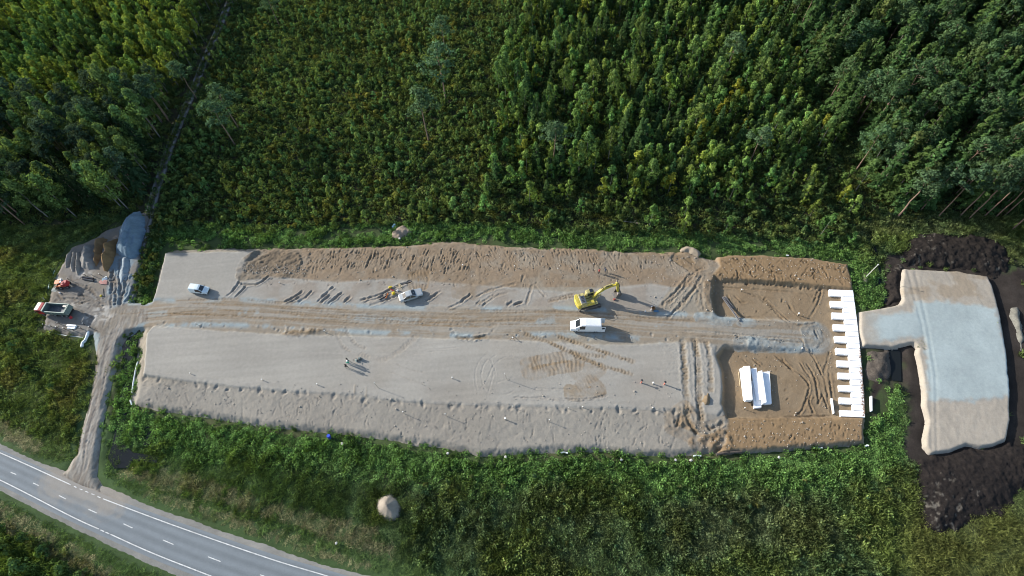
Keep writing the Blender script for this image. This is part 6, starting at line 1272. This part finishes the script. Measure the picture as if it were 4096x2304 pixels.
# white fabric showing at the embankment foot
for pts, lab in ((cW((1310, 1358), (1345, 1352), (1380, 1362)), 'white scrap of fabric at the foot of the lower shoulder'), (cG((415, 1270), (450, 1262), (492, 1268)), 'white fabric scrap at the foot of the brown corner'), (cG((1570, 1180), (1640, 1192), (1660, 1190)), 'grey white sheet at the lower edge of the brown cut'), (cG((2070, 1178), (2095, 1165), (2105, 1172)), 'white scrap at the lower right corner of the brown cut'), (cF((1310, 300), (1335, 302)), 'white scrap on the upper edge of the brown cut'), (cX((1140, 300), (1120, 380), (1105, 450), (1090, 560)), 'white fabric strip along the left end of the lower pad'), (cX((1075, 620), (1090, 660)), 'white fabric corner at the lower left end of the pad')):
    roll(pts, .13, GEO, 'fabric_scrap', lab, 'fabric', site=False, lift=.3)
SCN = mat('pale_stone', (.55, .52, .47), .9, var=.2)
for k, (px, py, lab) in enumerate(((1370, 1777, 'single white stone in the weeds below the blue drum'), (1792, 1815, 'white stone at the left foot of the lower shoulder'), (2022, 1830, 'pale stone in the weeds at the shoulder bulge'), (2484, 1842, 'white stone in the weeds below the right shoulder'), (2700, 1842, 'left of two white stones near the brown corner'), (2762, 1844, 'right of two white stones near the brown corner'), (3112, 1832, 'white stone in the weeds below the brown cut'), (1348, 2174, 'white lump among the straw rows'), (1600, 958, 'dark pale stone at the rubble heap foot'))):
    g = random.Random(k); bm = bmesh.new(); bmesh.ops.create_icosphere(bm, subdivisions=1, radius=.27)
    for vtx in bm.verts: vtx.co *= g.uniform(.75, 1.15); vtx.co.z *= .7
    me = bpy.data.meshes.new('stone'); bm.to_mesh(me); bm.free(); me.materials.append(SCN); o = link('stone', me, None, on_ground(px, py) + Vector((0, 0, .45))); tag(o, lab, 'stone')
# loose stones of the earthworks: one mass
V = []; Fs = []; k = 0; ng_ = np.random.default_rng(3); bm = bmesh.new(); bmesh.ops.create_icosphere(bm, subdivisions=1, radius=1); iv = np.array([v.co[:] for v in bm.verts]); bm.verts.index_update(); fi = np.array([[v.index for v in f.verts] for f in bm.faces]); bm.free()
zones = [((970, 1060), (1225, 1100), 320), ((1225, 985), (2860, 1130), 420), ((2890, 1030), (3400, 1120), 200), ((2900, 1130), (3420, 1660), 150), ((2780, 1680), (3450, 1790), 220), ((600, 1520), (2750, 1820), 380), ((2600, 1000), (2870, 1260), 200)]
for (x0, y0), (x1, y1), cnt in zones:
    for i in range(cnt):
        px, py = ng_.uniform(x0, x1), ng_.uniform(y0, y1); p = sv(px, py, .9)
        if sdist(E_, np.array([p[0]]), np.array([p[1]]))[0] < .4: continue
        r = ng_.uniform(.04, .11) * (1 if ng_.random() < .93 else 1.8); V.append(iv * r * ng_.uniform(.7, 1.2, (len(iv), 3)) + np.array([p[0], p[1], float(ez(p[0], p[1])) + r * .3])); Fs.append(fi + k); k += len(iv)
tag(link('loose_stones', np_mesh('loose_stones', np.vstack(V), np.vstack(Fs), mat('site_stone', (.36, .32, .27), .9, var=.3))), 'small loose stones strewn over the sand', 'stones', None, 'stuff')

# labels that two or three like plants still share: tell them apart by which stands left
by_label = {}
for o in COL.objects:
    if o.parent is None and o.get('group') and o.get('category') in ('tree', 'bush', 'weeds'): by_label.setdefault(o['label'], []).append(o)
for lab, os_ in by_label.items():
    if 1 < len(os_) < 4 and len(lab.split()) < 15:
        os_.sort(key=lambda o: float(unsurvey(np.array([o.location.x]), np.array([o.location.y]))[0][0]))
        for o, w in zip(os_, ('left one', 'right one') if len(os_) == 2 else ('left one', 'middle one', 'right one')): o['label'] = lab + ', ' + w

by_label = {}
for o in COL.objects:
    if o.parent is None and o.get('group') and o.get('category') in ('tree', 'bush', 'weeds'): by_label.setdefault(o['label'], []).append(o)
for lab, os_ in by_label.items():
    if 3 < len(os_) < 9 and len(lab.split()) < 14:
        os_.sort(key=lambda o: float(unsurvey(np.array([o.location.x]), np.array([o.location.y]))[0][0]))
        for o, w in zip(os_, ('first', 'second', 'third', 'fourth', 'fifth', 'sixth', 'seventh', 'eighth')): o['label'] = lab + ', ' + w + ' from left'
